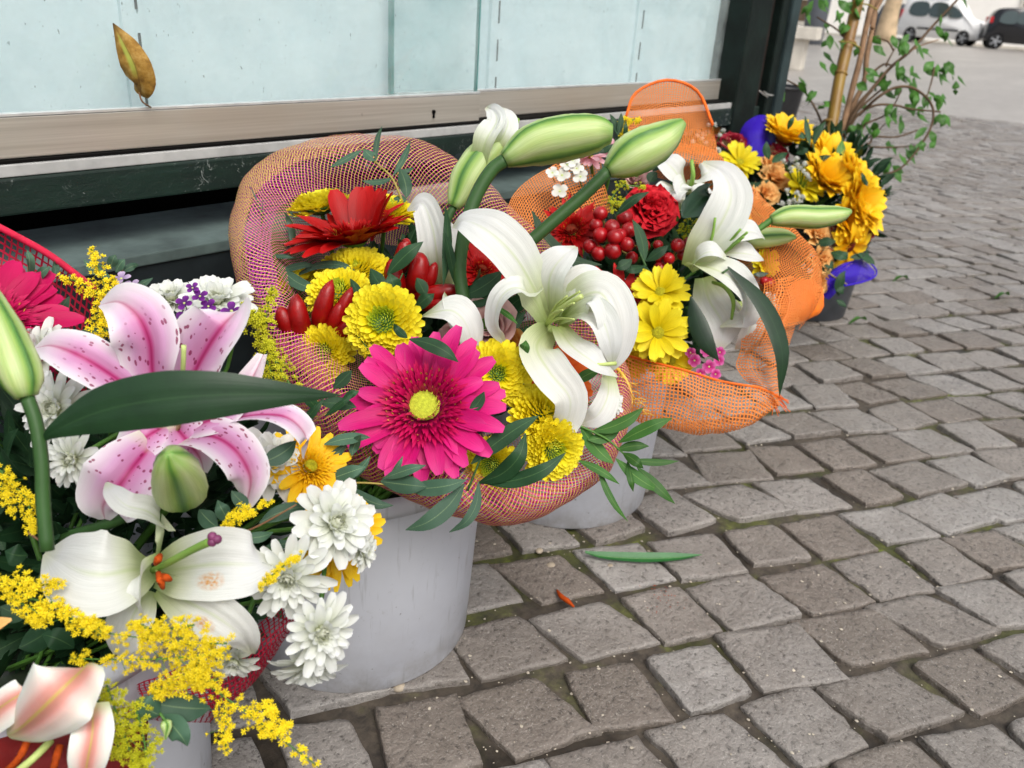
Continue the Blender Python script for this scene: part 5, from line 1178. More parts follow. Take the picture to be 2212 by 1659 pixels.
# ================================================================== BOUQUET B (middle, pink and gold net)
for (lb, x, y, dd, r_, nr, kw) in [
  ('yellow pompon chrysanthemum seen from the side at the top left of the pink net', 693, 450, .80, 66, (-.15,.92,.30), {}),
  ('yellow pompon chrysanthemum behind the upright red gerbera petals', 832, 462, .80, 64, (.15,.85,.45), {}),
  ('yellow pompon chrysanthemum directly below the side on red gerbera', 770, 595, .745, 74, (.1,.65,.75), dict(green=.2)),
  ('small yellow pompon chrysanthemum half hidden by long leaves at the left', 640, 610, .75, 48, (-.3,.85,.35), {}),
  ('yellow chrysanthemum with lime heart behind the chillies', 732, 634, .715, 66, (-.05,.55,.8), {}),
  ('largest yellow chrysanthemum with lime heart facing the viewer', 828, 695, .665, 78, (0,.12,1), dict(green=.55)),
  ('yellow chrysanthemum below the red chillies', 703, 762, .69, 60, (-.15,-.05,1), dict(green=.5)),
  ('shaded yellow chrysanthemum behind the goldenrod on the net', 640, 745, .715, 46, (-.5,.1,.9), {}),
  ('yellow chrysanthemum to the right of the magenta gerbera', 1073, 808, .665, 70, (.1,.1,1), dict(green=.4)),
  ('yellow chrysanthemum between magenta gerbera and lily tip', 1172, 900, .665, 74, (.35,.55,.7), dict(green=.1)),
  ('lime yellow chrysanthemum low on the net beside the leaf sprig', 1192, 968, .655, 66, (.3,-.15,.9), dict(green=.5)),
  ('lime hearted chrysanthemum under the crossing dark leaves', 1062, 1005, .64, 56, (-.1,-.1,1), dict(green=.6))]:
    pompon(lb, x, y, dd, r_, nr, random.uniform(0, 6), 'B', **kw)
rg_ = gerbera('side on red gerbera near the top of the pink net', 765, 522, .755, 148, (-.06,.90,.42), 'red', M_DISCR, 0.1, 'B', n=(20, 16), ang=(.6,.5,.35), tips=M_POLLEN, wd=.30, prof=POINTY)
rr_ = px(148, .755)
ring_parts(rg_, 7, rr_*.30, rr_*.02, meshes([petal_grid(rr_*.74, rr_*.30, STRAP, (1.15, 1.05, .9), .25, 8, 5, .006, 2, i) for i in range(3)], PM['red']), PM['red'], .06, .0, arc=(-.35, 1.9))
ring_parts(rg_, 7, rr_*.1, -rr_*.02, meshes([petal_grid(rr_*.95, rr_*.22, STRAP, (.25, .05, -.15), .3, 8, 5, .006, 2, i) for i in range(3)], PM['red']), PM['red'], .06, .0, arc=(2.6, 4.4))
gerbera('large magenta gerbera with lime heart in the middle bouquet', 918, 880, .615, 180, (-.03,.30,1), 'magenta', M_DISCG, 0.15, 'B', n=(25, 21), ang=(.45,.22,-.05), dr=.46, wd=.235)
gerbera('orange gerbera mostly hidden behind the white lily', 1195, 832, .71, 92, (.2,.35,1), 'orange', M_DISCR, 0.2, 'B', n=(16, 14), wd=.34)
gerbera('red gerbera hidden behind the white lily stem', 1040, 585, .79, 75, (.3,.6,.8), 'red', M_DISCR, 0.2, 'B', n=(14, 10), wd=.3)
rose('blush pink rose behind the curled white lily petal', 1056, 698, .70, 66, (-.1,.25,1), 'rose', .4, 'B')
rose('peach rose below the blush pink rose', 1092, 752, .72, 50, (0,-.1,1), 'peach', 1.4, 'B')
rose('small dusty pink rose behind the magenta gerbera', 985, 735, .72, 42, (0,.3,1), 'rose', 2.1, 'B')
d = .69
ch = thing('chilli_bunch', 'bunch of smooth red chillies beside the lime hearted chrysanthemum', 'chilli', at(690, 715, d), 'chilli bunches')
for (a_, b_, r_, k_) in [((668,745),(642,634),25,-10), ((690,725),(718,604),22,-6), ((706,725),(760,620),18,4), ((712,730),(740,648),19,0), ((712,740),(770,684),20,6), ((640,730),(606,662),22,-6)]:
    chilli(ch, [(a_[0], a_[1], .02), ((a_[0]*.6+b_[0]*.4)+k_, a_[1]*.6+b_[1]*.4, .0), ((a_[0]*.2+b_[0]*.8)+k_*.6, a_[1]*.2+b_[1]*.8, -.006), (b_[0], b_[1], -.004)], d, r_)
ch = thing('chilli_bunch', 'bunch of wrinkled red chillies in front of the white lily petal', 'chilli', at(880, 640, .72), 'chilli bunches')
for (a_, b_, r_, k_) in [((872,645),(848,560),24,-8), ((886,640),(905,545),26,10), ((905,640),(941,566),15,6), ((880,648),(998,624),21,-2), ((890,655),(975,660),17,4), ((862,590),(880,515),20,0)]:
    chilli(ch, [(a_[0], a_[1], .02), ((a_[0]*.6+b_[0]*.4)+k_, a_[1]*.6+b_[1]*.4, .0), ((a_[0]*.2+b_[0]*.8)+k_*.6, a_[1]*.2+b_[1]*.8-2, -.006), (b_[0], b_[1], -.004)], .72, r_)
d = .66
wl = thing('white_lily', 'largest white lily, at the right of the middle bouquet', 'lily', at(1185, 695, d))
for k, (pp, wp, nr, cu, rf_, tw) in enumerate([
  ([(1190,700,.05),(1155,625,.018),(1112,552,.0),(1055,498,-.004),(1005,476,.008),(978,490,.022)], [36,84,116,106,62,8], (0.1,0.35,1), 0.14, .05, (0,)),
  ([(1192,695,.05),(1184,630,.024),(1192,585,.012),(1222,548,.010),(1245,533,.022)], [30,84,92,62,8], (-0.35,0.2,1), 0.22, .06, (0,)),
  ([(1182,705,.035),(1150,640,.0),(1112,620,-.012),(1078,646,-.014),(1068,700,-.006),(1092,746,.006)], [34,64,74,68,52,6], (-0.5,0.55,0.7), 0.2, .05, (0,)),
  ([(1205,692,.04),(1250,645,.008),(1298,632,-.006),(1328,690,-.008),(1326,760,.0),(1304,812,.014)], [50,100,112,104,74,6], (0.2,0.35,0.9), 0.2, .07, (0,)),
  ([(1192,705,.035),(1160,748,.0),(1190,806,-.018),(1232,862,-.018),(1216,922,-.006),(1158,940,.006)], [46,86,92,80,60,4], (0.2,0.1,1), 0.18, .06, (0,)),
  ([(1205,705,.025),(1238,748,-.006),(1284,782,-.014),(1334,814,-.002)], [40,72,62,4], (0.2,0.5,0.8), 0.25, .06, (0,)),
  ([(1312,800,.03),(1314,850,.010),(1292,896,.004),(1252,917,.014)], [30,54,62,6], (0.3,0.1,1), 0.25, .04, (0,))]):
    lily_petal(wl, pp, d, wp, PM['lily'], nr, cu, 0.05, rf_, tw, seed=60+k)
lily_petal(wl, [(1215,690,.03),(1262,668,.0),(1300,690,-.012),(1318,740,-.010),(1322,790,.004)], d, [30,64,72,56,6], PM['lily'], (0.0,0.3,1), .3, .05, .08, seed=71)
lily_petal(wl, [(1200,690,.04),(1220,640,.02),(1255,600,.012),(1290,592,.014),(1312,604,.024)], d, [30,60,62,44,6], PM['lily'], (-0.1,0.5,.85), .25, .05, .08, seed=72)
for (xa, ya, dz) in ((1252,630,-.03), (1240,655,-.034), (1225,640,-.02), (1215,670,-.03), (1240,690,-.02)):
    wstem(wl, [(1180,702,.03),((1180+xa)/2-4,(702+ya)/2-8,.0),(xa,ya,dz)], d, [4,3,2.6], M_STYLE, 6, 'filament')
wstem(wl, [(1180,702,.03),(1210,668,-.01),(1256,640,-.035)], d, [5,5,6], M_STYLE, 8, 'style')
wstem(wl, [(1265,755,-.005),(1285,785,-.012),(1330,785,-.004)], d, [3,3,5], M_STYLE, 6, 'filament')
stem_to(wl, 'B', wl.location, .003)
d = .73
wl = thing('white_lily', 'white lily with drooping petals behind the wrinkled chillies', 'lily', at(960, 640, d))
for k, (pp, wp, nr, cu) in enumerate([
  ([(958,635,.03),(944,560,.006),(934,492,.0),(912,440,.0),(880,454,.012)], [60,80,72,56,6], (-0.3,0.3,1), .2),
  ([(965,632,.03),(974,560,.014),(964,500,.012),(946,462,.016)], [40,56,52,10], (0.4,0.3,.9), .2),
  ([(895,694,.01),(935,674,-.012),(982,672,-.02),(1014,715,-.018),(1020,790,-.004)], [8,50,86,70,6], (0.1,0.7,.8), .2),
  ([(968,640,.02),(975,655,-.005),(990,690,-.01),(1000,740,.0)], [30,50,60,20], (0.5,0.1,.9), .2)]):
    lily_petal(wl, pp, d if k < 2 else .685, wp, PM['lily'], nr, cu, 0.05, .04, seed=80+k)
stem_to(wl, 'B', wl.location, .003)
o = bud('half open lily bud with white petal tips, furthest to the wall', [(980,447,.0),(1006,398,.0),(1044,342,.0),(1078,308,.004),(1096,290,.01)], .74, 41, [(980,447),(966,478),(958,520)], 9, .2, [.4,.75,1,1.02,.95,.8,.6,.4])
lily_petal(o, [(1035,350,-.01),(1050,300,-.02),(1072,262,-.016),(1066,240,-.01),(1050,232,.0)], .74, [44,56,50,36,8], PM['lily'], (-0.3,0.2,1), .25)
lily_petal(o, [(1070,320,-.008),(1092,285,-.014),(1098,255,-.010),(1078,232,-.002)], .74, [40,52,44,8], PM['lily'], (0.5,0.2,.9), .3)
lily_petal(o, [(1085,318,.0),(1105,298,-.004),(1122,282,.0)], .74, [36,34,8], PM['lily'], (0.4,0.4,.9), .3)
wstem(o, [(1098,300,.0),(1112,280,-.004),(1117,258,.0)], .74, [4,4,6], M_STYLEG, 8, 'style')
bud('upper closed green lily bud on a curved stem', [(1090,346),(1150,314),(1222,297),(1288,287),(1322,288)], .70, 54, [(1092,345),(1062,368),(1030,420),(1006,490),(993,580),(1004,660)], 15, .15, [.36,.74,.96,1.02,.98,.86,.66,.42])
bud('right closed green lily bud on a straight stem', [(1313,370),(1362,340),(1424,306),(1476,264)], .74, 52, [(1315,368),(1262,420),(1195,478),(1138,528)], 14, .35, [.34,.7,.93,1.02,.98,.82,.58,.22])
goldenrod('goldenrod sprig hanging beside the magenta gerbera', [[(770,720),(800,770),(795,830)], [(800,740),(822,780),(820,800)]], .655, 'B', 110, 5.5, 10, None, seed=91)
sprig('eucalyptus twig rising at the top of the pink net', [(873,445),(849,388),(818,356),(781,321)], [((812,350),(826,272),14),((784,323),(712,362),16),((786,322),(812,346),26),((849,384),(782,390),18),((849,380),(887,304),16),((864,364),(878,428),32,(.2,.1,1)),((856,370),(895,362),14),((850,428),(880,432),26)], .80, M_LEAFE, M_STEMY)
sprig('long blue green leaves curving over the left chrysanthemums', [(577,610),(582,590),(598,562)], [((596,562),(706,622),30,(0,.5,1),-.02,.14),((630,600),(788,604),24,(0,.6,.9),-.02,-.18),((580,604),(640,576),14),((572,552),(640,557),12),((588,600),(690,575),20,(0,.5,1),-.01,-.1)], .74, M_LEAFE, M_STEMY)
sprig('thin dark grass blades at the left of the pink net', [(590,640),(588,560)], [((586,560),(538,398),7,(.5,0,1),0,.05),((572,560),(568,430),5,(.5,0,1)),((632,540),(615,458),18,(.6,.1,1)),((645,470),(625,455),10)], .765, M_LEAFD, M_STEMD)
sprig('dark ruscus leaves among the chrysanthemums of the middle bouquet', [(860,680),(850,640),(870,590)], [((836,594),(914,522),38,(.2,.3,1)),((862,640),(842,590),36),((800,580),(834,628),36,(-.2,.2,1)),((757,602),(780,652),22),((895,668),(938,634),36),((958,615),(962,442),28,(.7,.2,.8),.01,.04),((984,618),(960,500),24,(-.5,.2,.9)),((1000,640),(1085,585),44),((1010,660),(1070,640),40),((920,640),(900,600),30)], .70, M_LEAFR, M_STEMD)
sprig('dark leaves crossing below the magenta gerbera', [(1010,1060),(1030,1010),(1050,960)], [((1018,1002),(1164,898),40,(.3,.3,1)),((1032,1044),(1136,935),42,(.3,.3,1),-.02,.16),((1038,1042),(1222,978),36,(.2,.4,1),-.02,.1),((884,732),(990,782),36,(0,.4,1)),((1012,892),(1046,846),26),((880,730),(850,700),20),((1000,960),(960,990),30)], .605, M_LEAFR, M_STEMD)
sprig('bright green leaf sprig sticking out to the right over the cobbles', [(1240,915),(1305,945),(1345,978),(1380,1010)], [((1336,956),(1452,903),32,(0,.5,.9)),((1278,932),(1390,880),32,(0,.5,.9)),((1332,972),(1402,964),24),((1356,993),(1466,996),18,(0,.4,1)),((1330,990),(1428,1062),28,(.2,.3,1)),((1356,995),(1368,1062),22,(.4,0,1)),((1290,1000),(1356,1126),17,(.4,.1,1)),((1246,993),(1338,1046),20),((1254,920),(1326,1002),36,(.2,.3,1)),((1375,1007),(1458,1088),26,(.2,.3,1)),((1270,950),(1340,925),30),((1345,978),(1390,1012),24)], .66, M_LEAFG, M_STEM, 3, 'ruscus_sprig')
sprig('green leaf pressed against the white lily and yellow chrysanthemum', [(1130,790),(1128,760)], [((1122,770),(1136,735),26),((1118,700),(1060,660),14,(0,.3,1)),((1240,830),(1300,800),26)], .66, M_LEAFG, M_STEM, 3, 'ruscus_sprig')
FB = filler('dark leafy filling of the middle bouquet', 'foliage', at(930, 760, .86), (0.12, 0.09, 0.10), 1000, M_LEAFR, 5, (0.02, 0.045))
# ================================================================== BOUQUET C (orange net)
def Z8(x, y): return (1026+x/2.3636, 216+y/2.3636)
def Z9(x, y): return (1404+x/2.926, 162+y/2.926)
def ZP(x, y): return (1674+x/4.096, y/4.096)
wrapC = thing('net_wrap', 'orange net wrapped round the bouquet of red and yellow flowers', 'netting', at(1480, 600, .95))
arc = [(1352,252,1.08),(1374,200,1.09),(1440,173,1.10),(1506,196,1.10),(1540,270,1.08)]
world_part('back_flap', loft([prow(arc), prow([(1350,295,1.09),(1388,258,1.10),(1440,246,1.105),(1492,258,1.10),(1546,304,1.08)]), prow([(1344,335,1.07),(1390,328,1.07),(1440,324,1.07),(1500,332,1.07),(1554,344,1.06)])], 50, 26, False, .0030, .0015, 20, 3), wrapC, M_NETO)
world_part('hem', tube(prow(arc), px(3.2, 1.09), 6), wrapC, M_HEMO)
world_part('side_sheet', loft([prow([(1092,452,1.0),(1118,412,1.02),(1162,374,1.04),(1215,350,1.06),(1300,326,1.075)]), prow([(1112,500,.985),(1140,455,1.0),(1178,412,1.02),(1228,380,1.045),(1302,352,1.06)]), prow([(1142,580,.97),(1170,520,.99),(1205,470,1.01),(1248,430,1.03),(1306,400,1.05)]), prow([(1210,640,.99),(1230,580,1.0),(1250,530,1.02),(1280,490,1.03),(1320,450,1.05)])], 60, 34, False, .0040, .003, 24, 5), wrapC, M_NETO)
oe = [(1446,300,1.065),(1528,322,1.055),(1600,382,1.035),(1668,448,1.005),(1736,518,.975),(1772,580,.955),(1770,640,.935),(1738,690,.925)]
ie = [(1430,346,1.05),(1512,372,1.035),(1572,444,1.01),(1612,522,.98),(1642,592,.945),(1664,650,.915),(1660,700,.90),(1648,740,.89)]
md = [((a[0]*.45+b[0]*.55), (a[1]*.45+b[1]*.55), min(a[2], b[2])-.012) for a, b in zip(oe, ie)]
und = [(b[0]-40, b[1]+30, b[2]+.06) for b in ie]
obk = [(a[0]-16, a[1]+22, a[2]+.05) for a in oe]
world_part('rim_band', loft([prow(und), prow(ie), prow(md), prow(oe), prow(obk)], 110, 40, False, .0034, .0055, 24, 7), wrapC, M_NETO)
te, tr2 = [(1652,610,.905),(1624,690,.888),(1594,752,.876),(1604,815,.868),(1660,862,.862)], [(1752,600,.94),(1728,690,.92),(1700,752,.90),(1692,812,.884),(1684,876,.868)]
world_part('tail', loft([prow(te), prow([((a[0]+b[0])/2, (a[1]+b[1])/2, min(a[2], b[2])-.01) for a, b in zip(te, tr2)]), prow(tr2)], 70, 24, False, .0033, .0055, 28, 11), wrapC, M_NETO)
s0 = [(1322,758,.885),(1400,780,.865),(1480,800,.852),(1560,824,.846),(1640,838,.85),(1684,858,.862)]
s1 = [(1326,826,.885),(1400,858,.862),(1480,880,.85),(1560,890,.845),(1634,882,.85),(1680,868,.862)]
s2 = [(1322,878,.90),(1390,914,.88),(1470,932,.868),(1548,936,.862),(1622,916,.862),(1682,874,.866)]
s3 = [(1330,860,.97),(1395,890,.96),(1470,905,.95),(1545,905,.95),(1610,890,.94),(1670,860,.92)]
world_part('front_skirt', loft([prow(s0), prow(s1), prow(s2), prow(s3)], 90, 40, False, .0036, .0042, 26, 13), wrapC, M_NETO)
world_part('hem', tube(prow(s0), px(3, .85), 6), wrapC, M_HEMO)
for k in range(18):
    a_ = at(1672+random.uniform(-14, 14), 862+random.uniform(-12, 12), .866); b_ = a_+cdir(random.uniform(-.2, 1), random.uniform(-1, -.1), random.uniform(-.3, .3))*.014
    world_part('loose_thread', tube([a_, a_.lerp(b_, .5), b_], .0004, 4), wrapC, M_HEMO)
world_part('solid_fold', loft([prow([(1680,650,1.00),(1716,612,1.0),(1752,602,1.01),(1778,622,1.02)]), prow([(1690,680,.975),(1724,650,.965),(1755,640,.97),(1781,645,1.0)]), prow([(1704,696,.99),(1738,694,.98),(1766,682,.985),(1780,664,1.01)]), prow([(1720,650,1.06),(1735,650,1.06),(1750,650,1.06),(1765,645,1.06)])], 40, 24, False, .0028, .003, 25, 15), wrapC, simple('solid_orange_fabric', rgb('#f07820'), .6, .3, .12, 200, .3, 900))

gerbera('red gerbera with orange eye behind the straight lily bud stem', *Z8(495, 670), .965, 86, (-.2,.45,.88), 'red', M_DISCR, .2, 'C', n=(20, 16), wd=.2, prof=POINTY)
gerbera('red gerbera between big white lily and yellow daisies', 1340, 648, .90, 88, (-.05,.35,.92), 'scarlet', M_DISCR, .5, 'C', n=(20, 17), wd=.2, prof=POINTY)
carnation('deep red ruffled cockscomb flower beside the berries', *Z8(905, 560), .955, 64, (.15,.3,.95), 'celosia', 0, 'C', 'cockscomb', None, 60, .14)
berries('largest cluster of wrinkled red berries in the orange net', [(*Z8(640,580),16),(*Z8(700,650),17,-.01),(*Z8(705,770),19,-.015),(*Z8(765,600),18),(*Z8(785,665),17,-.01),(*Z8(715,700),17,-.02),(*Z8(640,690),17,-.01),(*Z8(588,748),16),(*Z8(632,785),16,-.01),(*Z8(778,738),16,-.02),(*Z8(800,805),14),(*Z8(860,745),15),(*Z8(740,690),15,-.015),(*Z8(620,640),15)], .93)
berries('small red berries on dry stalks left of the white lily', [(*Z8(935,740),11),(*Z8(1035,742),15,-.01),(*Z8(1090,728),12),(*Z8(1060,792),12),(*Z8(990,810),13,-.01),(*Z8(945,860),15),(*Z8(940,805),11)], .92)
berries('red berries at the right rim of the orange net', [(*Z8(1500,940),14),(*Z8(1532,972),14),(*Z8(1478,925),10),(*Z8(1515,1000),10)], .92)
for (lb, x, y, dd, r_, nr) in [('yellow daisy chrysanthemum above its twin, half covered by a leaf', *Z8(945,985), .885, 66, (-.15,.45,.88)), ('large yellow daisy chrysanthemum facing the viewer in the orange net', *Z8(932,1190), .86, 74, (.05,.1,1)), ('yellow daisy chrysanthemum under the net below the large daisy', *Z8(1000,1330), .885, 52, (.1,-.3,.95)), ('yellow daisy chrysanthemum touching the big white lily tip', *Z8(770,1225), .90, 46, (-.3,.0,.95)), ('lowest yellow daisy chrysanthemum seen through the orange net', *Z8(785,1330), .91, 46, (-.2,-.4,.9)), ('small yellow daisy chrysanthemum at the right rim of orange net', *Z8(1470,835), .95, 36, (.3,.3,.9)), ('little yellow daisy behind the tall white lily petal', *Z8(1340,610), 1.0, 30, (.2,.5,.8))]:
    daisy(lb, x, y, dd, r_, nr, random.uniform(0, 6), 'C')
daisy('pale pink daisy behind the right lily bud', *Z8(590,285), 1.02, 40, (-.1,.55,.83), .2, 'C', 'pinkp', M_DISCY, None, (14, 12, 0))
daisy('pale pink bloom between the two closed lily buds', *Z8(705,262), 1.03, 30, (.1,.7,.7), .2, 'C', 'pinkp', M_DISCY, None, (12, 10, 0))
rose('dusty pink rose beside the back white lily', *Z8(830,390), 1.02, 34, (.1,.3,.95), 'rose', .4, 'C')
daisy('small white daisy at the right rim of the orange net', *Z8(1500,1045), .90, 28, (.5,.2,.85), .2, 'C', 'white', M_DISCY, None, (13, 11, 0))
whitemum('little white chrysanthemum at the end of the pink net', *Z8(690,1545), .72, 34, (.4,.1,.9), .5, 'B')
cluster('white phlox head left of the right lily bud', [(*Z8(445,385),18),(*Z8(433,467),18),(*Z8(498,312),16),(*Z8(538,392),17),(*Z8(395,372),14),(*Z8(520,350),15),(*Z8(470,330),15)], .99, 17, 'phlox', (-.1,.35,.95), 'C', 'phlox', None, 4, 1.0)
cluster('bright pink sweet william below the drooping lily leaf', [(*Z8(1120,1330),14),(*Z8(1180,1282),13),(*Z8(1195,1362),15),(*Z8(1245,1330),12),(*Z8(1150,1395),12),(*Z8(1250,1288),12),(*Z8(1228,1400),12),(*Z8(1100,1290),12)], .885, 13, 'sweet', (.1,-.05,1), 'C', 'sweet_william', None, 5, .95)
d = .88
wl = thing('white_lily', 'big white lily with one tall upright petal in the orange net', 'lily', at(1490, 570, d))
for k, (pp, wp, nr, cu, rf_) in enumerate([
  ([(1486,578,.03),(1522,530,.006),(1562,474,-.006),(1580,420,-.004),(1562,374,.006),(1518,350,.022)], [34,84,100,92,66,8], (0.0,0.25,1), .22, .04),
  ([(1492,574,.01),(1530,575,-.018),(1582,600,-.026),(1614,642,-.020),(1606,686,-.008),(1556,706,.006)], [40,70,84,78,58,6], (0.2,0.55,.8), .25, .05),
  ([(1494,580,.0),(1512,552,-.016),(1540,543,-.022),(1568,560,-.014)], [16,44,50,16], (0.1,0.6,.8), .35, .03),
  ([(1540,535,.02),(1588,505,.0),(1628,500,.002),(1652,516,.014)], [30,62,60,6], (0.2,0.6,.8), .2, .05),
  ([(1538,548,.02),(1590,545,.0),(1628,550,.0),(1650,562,.012)], [30,60,54,6], (0.2,0.6,.8), .2, .06),
  ([(1518,600,.02),(1534,650,.012),(1562,700,.008),(1556,758,.012)], [40,92,98,6], (0.1,0.1,1), .2, .05),
  ([(1598,650,.02),(1622,692,.0),(1612,730,.0),(1588,754,.012)], [40,64,54,6], (0.4,0.1,.9), .25, .04)]):
    lily_petal(wl, pp, d, wp, PM['lily'], nr, cu, .06, rf_, seed=120+k)
for (xa, ya, dz) in ((1614,502,-.03), (1606,512,-.034), (1600,495,-.02), (1545,470,-.01), (1598,520,-.03)):
    wstem(wl, [(1510,560,.02),((1510+xa)/2+8,(560+ya)/2+6,.0),(xa,ya,dz)], d, [4,3.4,2.8], M_STYLEG, 6, 'filament')
wstem(wl, [(1540,610,.0),(1566,620,-.02),(1584,650,-.02),(1580,690,-.01)], d, [4,5,5,3], M_STYLEG, 6, 'rib')
stem_to(wl, 'C', wl.location, .003)
d = .98
wl = thing('white_lily', 'smaller white lily behind the berries near the orange rim', 'lily', at(1488, 415, d))
for k, (pp, wp, nr, cu) in enumerate([
  ([(1490,418,.03),(1466,378,.002),(1442,352,.0),(1420,342,.012)], [30,64,64,8], (-0.1,0.5,.85), .2),
  ([(1486,420,.03),(1456,408,-.008),(1440,432,-.014),(1448,462,.0)], [34,66,64,10], (-0.2,0.5,.85), .2),
  ([(1492,412,.03),(1514,382,.004),(1532,370,.0),(1544,360,.012)], [30,54,50,6], (0.2,0.5,.85), .2),
  ([(1466,456,.02),(1494,428,-.012),(1524,410,-.014),(1546,424,.0)], [18,44,44,8], (0.1,0.7,.7), .25),
  ([(1490,418,.03),(1480,395,-.004),(1470,405,-.014),(1474,440,-.008)], [20,40,44,10], (0.3,0.5,.85), .25)]):
    lily_petal(wl, pp, d, wp, PM['lily'], nr, cu, .06, .05, seed=140+k)
wstem(wl, [(1490,410,.01),(1497,380,-.01),(1494,346,-.01)], d, [5,5,4], M_STYLEG, 8, 'style'); stem_to(wl, 'C', wl.location, .003)
bud('slim green lily bud pointing right over the sunflowers', [(1666,476),(1706,468),(1762,470),(1812,464),(1838,456)], .90, 28, [(1668,474),(1640,494),(1590,532),(1540,560)], 7, .3, [.45,.8,.97,1.02,.97,.8,.55,.22])
bud('green opening lily bud tucked under the slim bud', [(1618,524,.02),(1650,516,.01),(1690,512,.01),(1718,512,.012)], .93, 24, [(1620,524,.02),(1580,545,.02)], 7, .9, [.5,.9,1,1,.9,.75,.5,.2])
goldenrod('yellow goldenrod tip above the right lily bud', [[(1335,300),(1352,262),(1385,262)], [(1340,310),(1350,285),(1345,270)]], 1.0, 'C', 90, 6.5, 9, None, seed=31)
goldenrod('green goldenrod sprig in front of the cockscomb', [[(1322,462),(1322,425),(1352,392)], [(1312,438),(1335,440),(1352,430)], [(1330,400),(1370,402),(1392,404)]], .94, 'C', 110, 4.5, 9, PM_GOLDROD2, seed=32)
goldenrod('green feathery sprig left of the tall white petal', [[(1478,530),(1486,495),(1483,452)], [(1486,500),(1500,485),(1508,478)], [(1484,520),(1470,500),(1474,485)]], .93, 'C', 120, 3.8, 7, PM_GOLDROD2, seed=33)
sprig('dark leaves lying across the berries', [(1395,575),(1388,560),(1380,540)], [((1149,455),(1300,572),34,(0,.3,1),-.01,.16),((1392,567),(1366,474),28,(.3,.1,1)),((1394,564),(1444,530),26),((1390,571),(1426,624),26,(-.2,.2,1)),((1365,560),(1330,580),26,(0,.3,1)),((1330,466),(1403,414),24),((1395,575),(1350,585),24),((1385,300),(1370,340),16)], .90, M_LEAFR, M_STEMD, 3, 'ruscus_sprig')
sprig('long dark lily leaves hanging over the orange tail', [(1560,590),(1575,580)], [((1572,576),(1684,856),50,(.4,.2,1),-.02,-.14),((1492,640),(1553,780),44,(-.3,.1,1),-.01,.06),((1475,470),(1540,392),62,(0,.4,1),.05),((1660,590),(1626,592),12)], .855, M_LEAFD, M_STEMD, 3, 'lily_leaf_pair', None)
sprig('small leaves behind the right lily bud', [(1335,330),(1330,300)], [((1240,338),(1312,326),18),((1335,292),(1317,246),15),((1336,290),(1342,244),14),((1350,300),(1352,262),12),((1290,330),(1330,310),16),((1410,370),(1440,340),20),((1402,395),(1420,372),26)], .985, M_LEAFR, M_STEMD, 3, 'ruscus_sprig')
filler('dark leafy filling inside the orange net', 'foliage', at(1440, 600, 1.09), (0.12, 0.09, 0.10), 800, M_LEAFR, 7, (0.02, 0.045))

# ================================================================== BOUQUET D (sunflowers)
for (lb, x, y, dd, r_, nr, kw) in [
  ('golden sunflower seen from the side beside the violet ribbon', *Z9(845,420), 1.72, 52, (.15,.72,.65), {}),
  ('golden sunflower at the top of the crowded group', *Z9(1110,560), 1.68, 58, (.35,.6,.72), {}),
  ('golden sunflower nearest the yellow daisies', *Z9(1085,680), 1.62, 56, (.3,.45,.85), {}),
  ('golden sunflower at the outer right of the group', *Z9(1250,690), 1.64, 58, (.65,.5,.55), {}),
  ('golden sunflower low on the right of the group', *Z9(1275,830), 1.60, 62, (.6,.15,.78), {}),
  ('golden sunflower just above the slim bud tip', *Z9(1215,915), 1.58, 48, (.45,-.1,.88), {}),
  ('wilting golden sunflower hanging by the violet ribbon', *Z9(1260,1085), 1.58, 46, (.5,-.6,.62), dict(n=(9, 6, 4), ang=(.2,-.3,-.6)))]:
    sunflower(lb, x, y, dd, r_*1.28, nr, random.uniform(0, 6), 'D', **kw)
daisy('lemon daisy chrysanthemum beside the orange rim', *Z9(565,555), 1.62, 48, (.1,.45,.88), .3, 'D')
daisy('lemon daisy chrysanthemum among the baby\'s breath', *Z9(965,705), 1.60, 50, (.25,.4,.88), .8, 'D')
for (lb, x, y, dd, r_, nr) in [('cream and burgundy carnation beside the violet ribbon', *Z9(530,430), 1.70, 40, (.1,.7,.7)), ('cream and burgundy carnation below the side on sunflower', *Z9(800,490), 1.70, 32, (.2,.6,.75)), ('cream and burgundy carnation under the slim lily bud', *Z9(1165,1030), 1.58, 36, (.7,.1,.7)), ('cream and burgundy carnation at the far right of the sunflowers', *Z9(1385,960), 1.62, 32, (.85,.1,.5)), ('cream and burgundy carnation behind baby\'s breath', *Z9(420,420), 1.72, 24, (-.1,.7,.7))]:
    carnation(lb, x, y, dd, r_, nr, 'cream', random.uniform(0, 6), 'D', n=34)
for (lb, x, y, dd, r_, nr) in [('orange carnation between the two lemon daisies', *Z9(790,650), 1.63, 40, (.15,.45,.85)), ('burnt orange carnation above the slim bud stem', *Z9(730,745), 1.60, 34, (.1,.3,.95)), ('peach rose bloom right of the orange net', *Z9(1065,1010), 1.56, 34, (.3,.2,.92)), ('peach bloom halfway down the orange net edge', *Z9(1085,1170), 1.55, 36, (.4,-.1,.9)), ('lowest peach bloom above the black bucket', *Z9(1065,1320), 1.56, 32, (.3,-.4,.85)), ('small orange bloom at the top by the baby\'s breath', *Z9(395,350), 1.74, 22, (0,.7,.7)), ('orange bloom behind leaves next to the second carnation', *Z9(770,570), 1.68, 32, (.1,.5,.85))]:
    carnation(lb, x, y, dd, r_, nr, 'peach', random.uniform(0, 6), 'D', 'orange_carnation', 'orange and peach blooms', 26, .07)
breath('baby\'s breath next to the orange hood', [(*Z9(a_, b_), 8) for a_, b_ in ((220,380),(255,375),(300,365),(330,380),(360,370),(370,325),(405,320),(440,390),(462,360),(355,440),(270,430),(325,410),(430,480),(300,395))], 1.66)
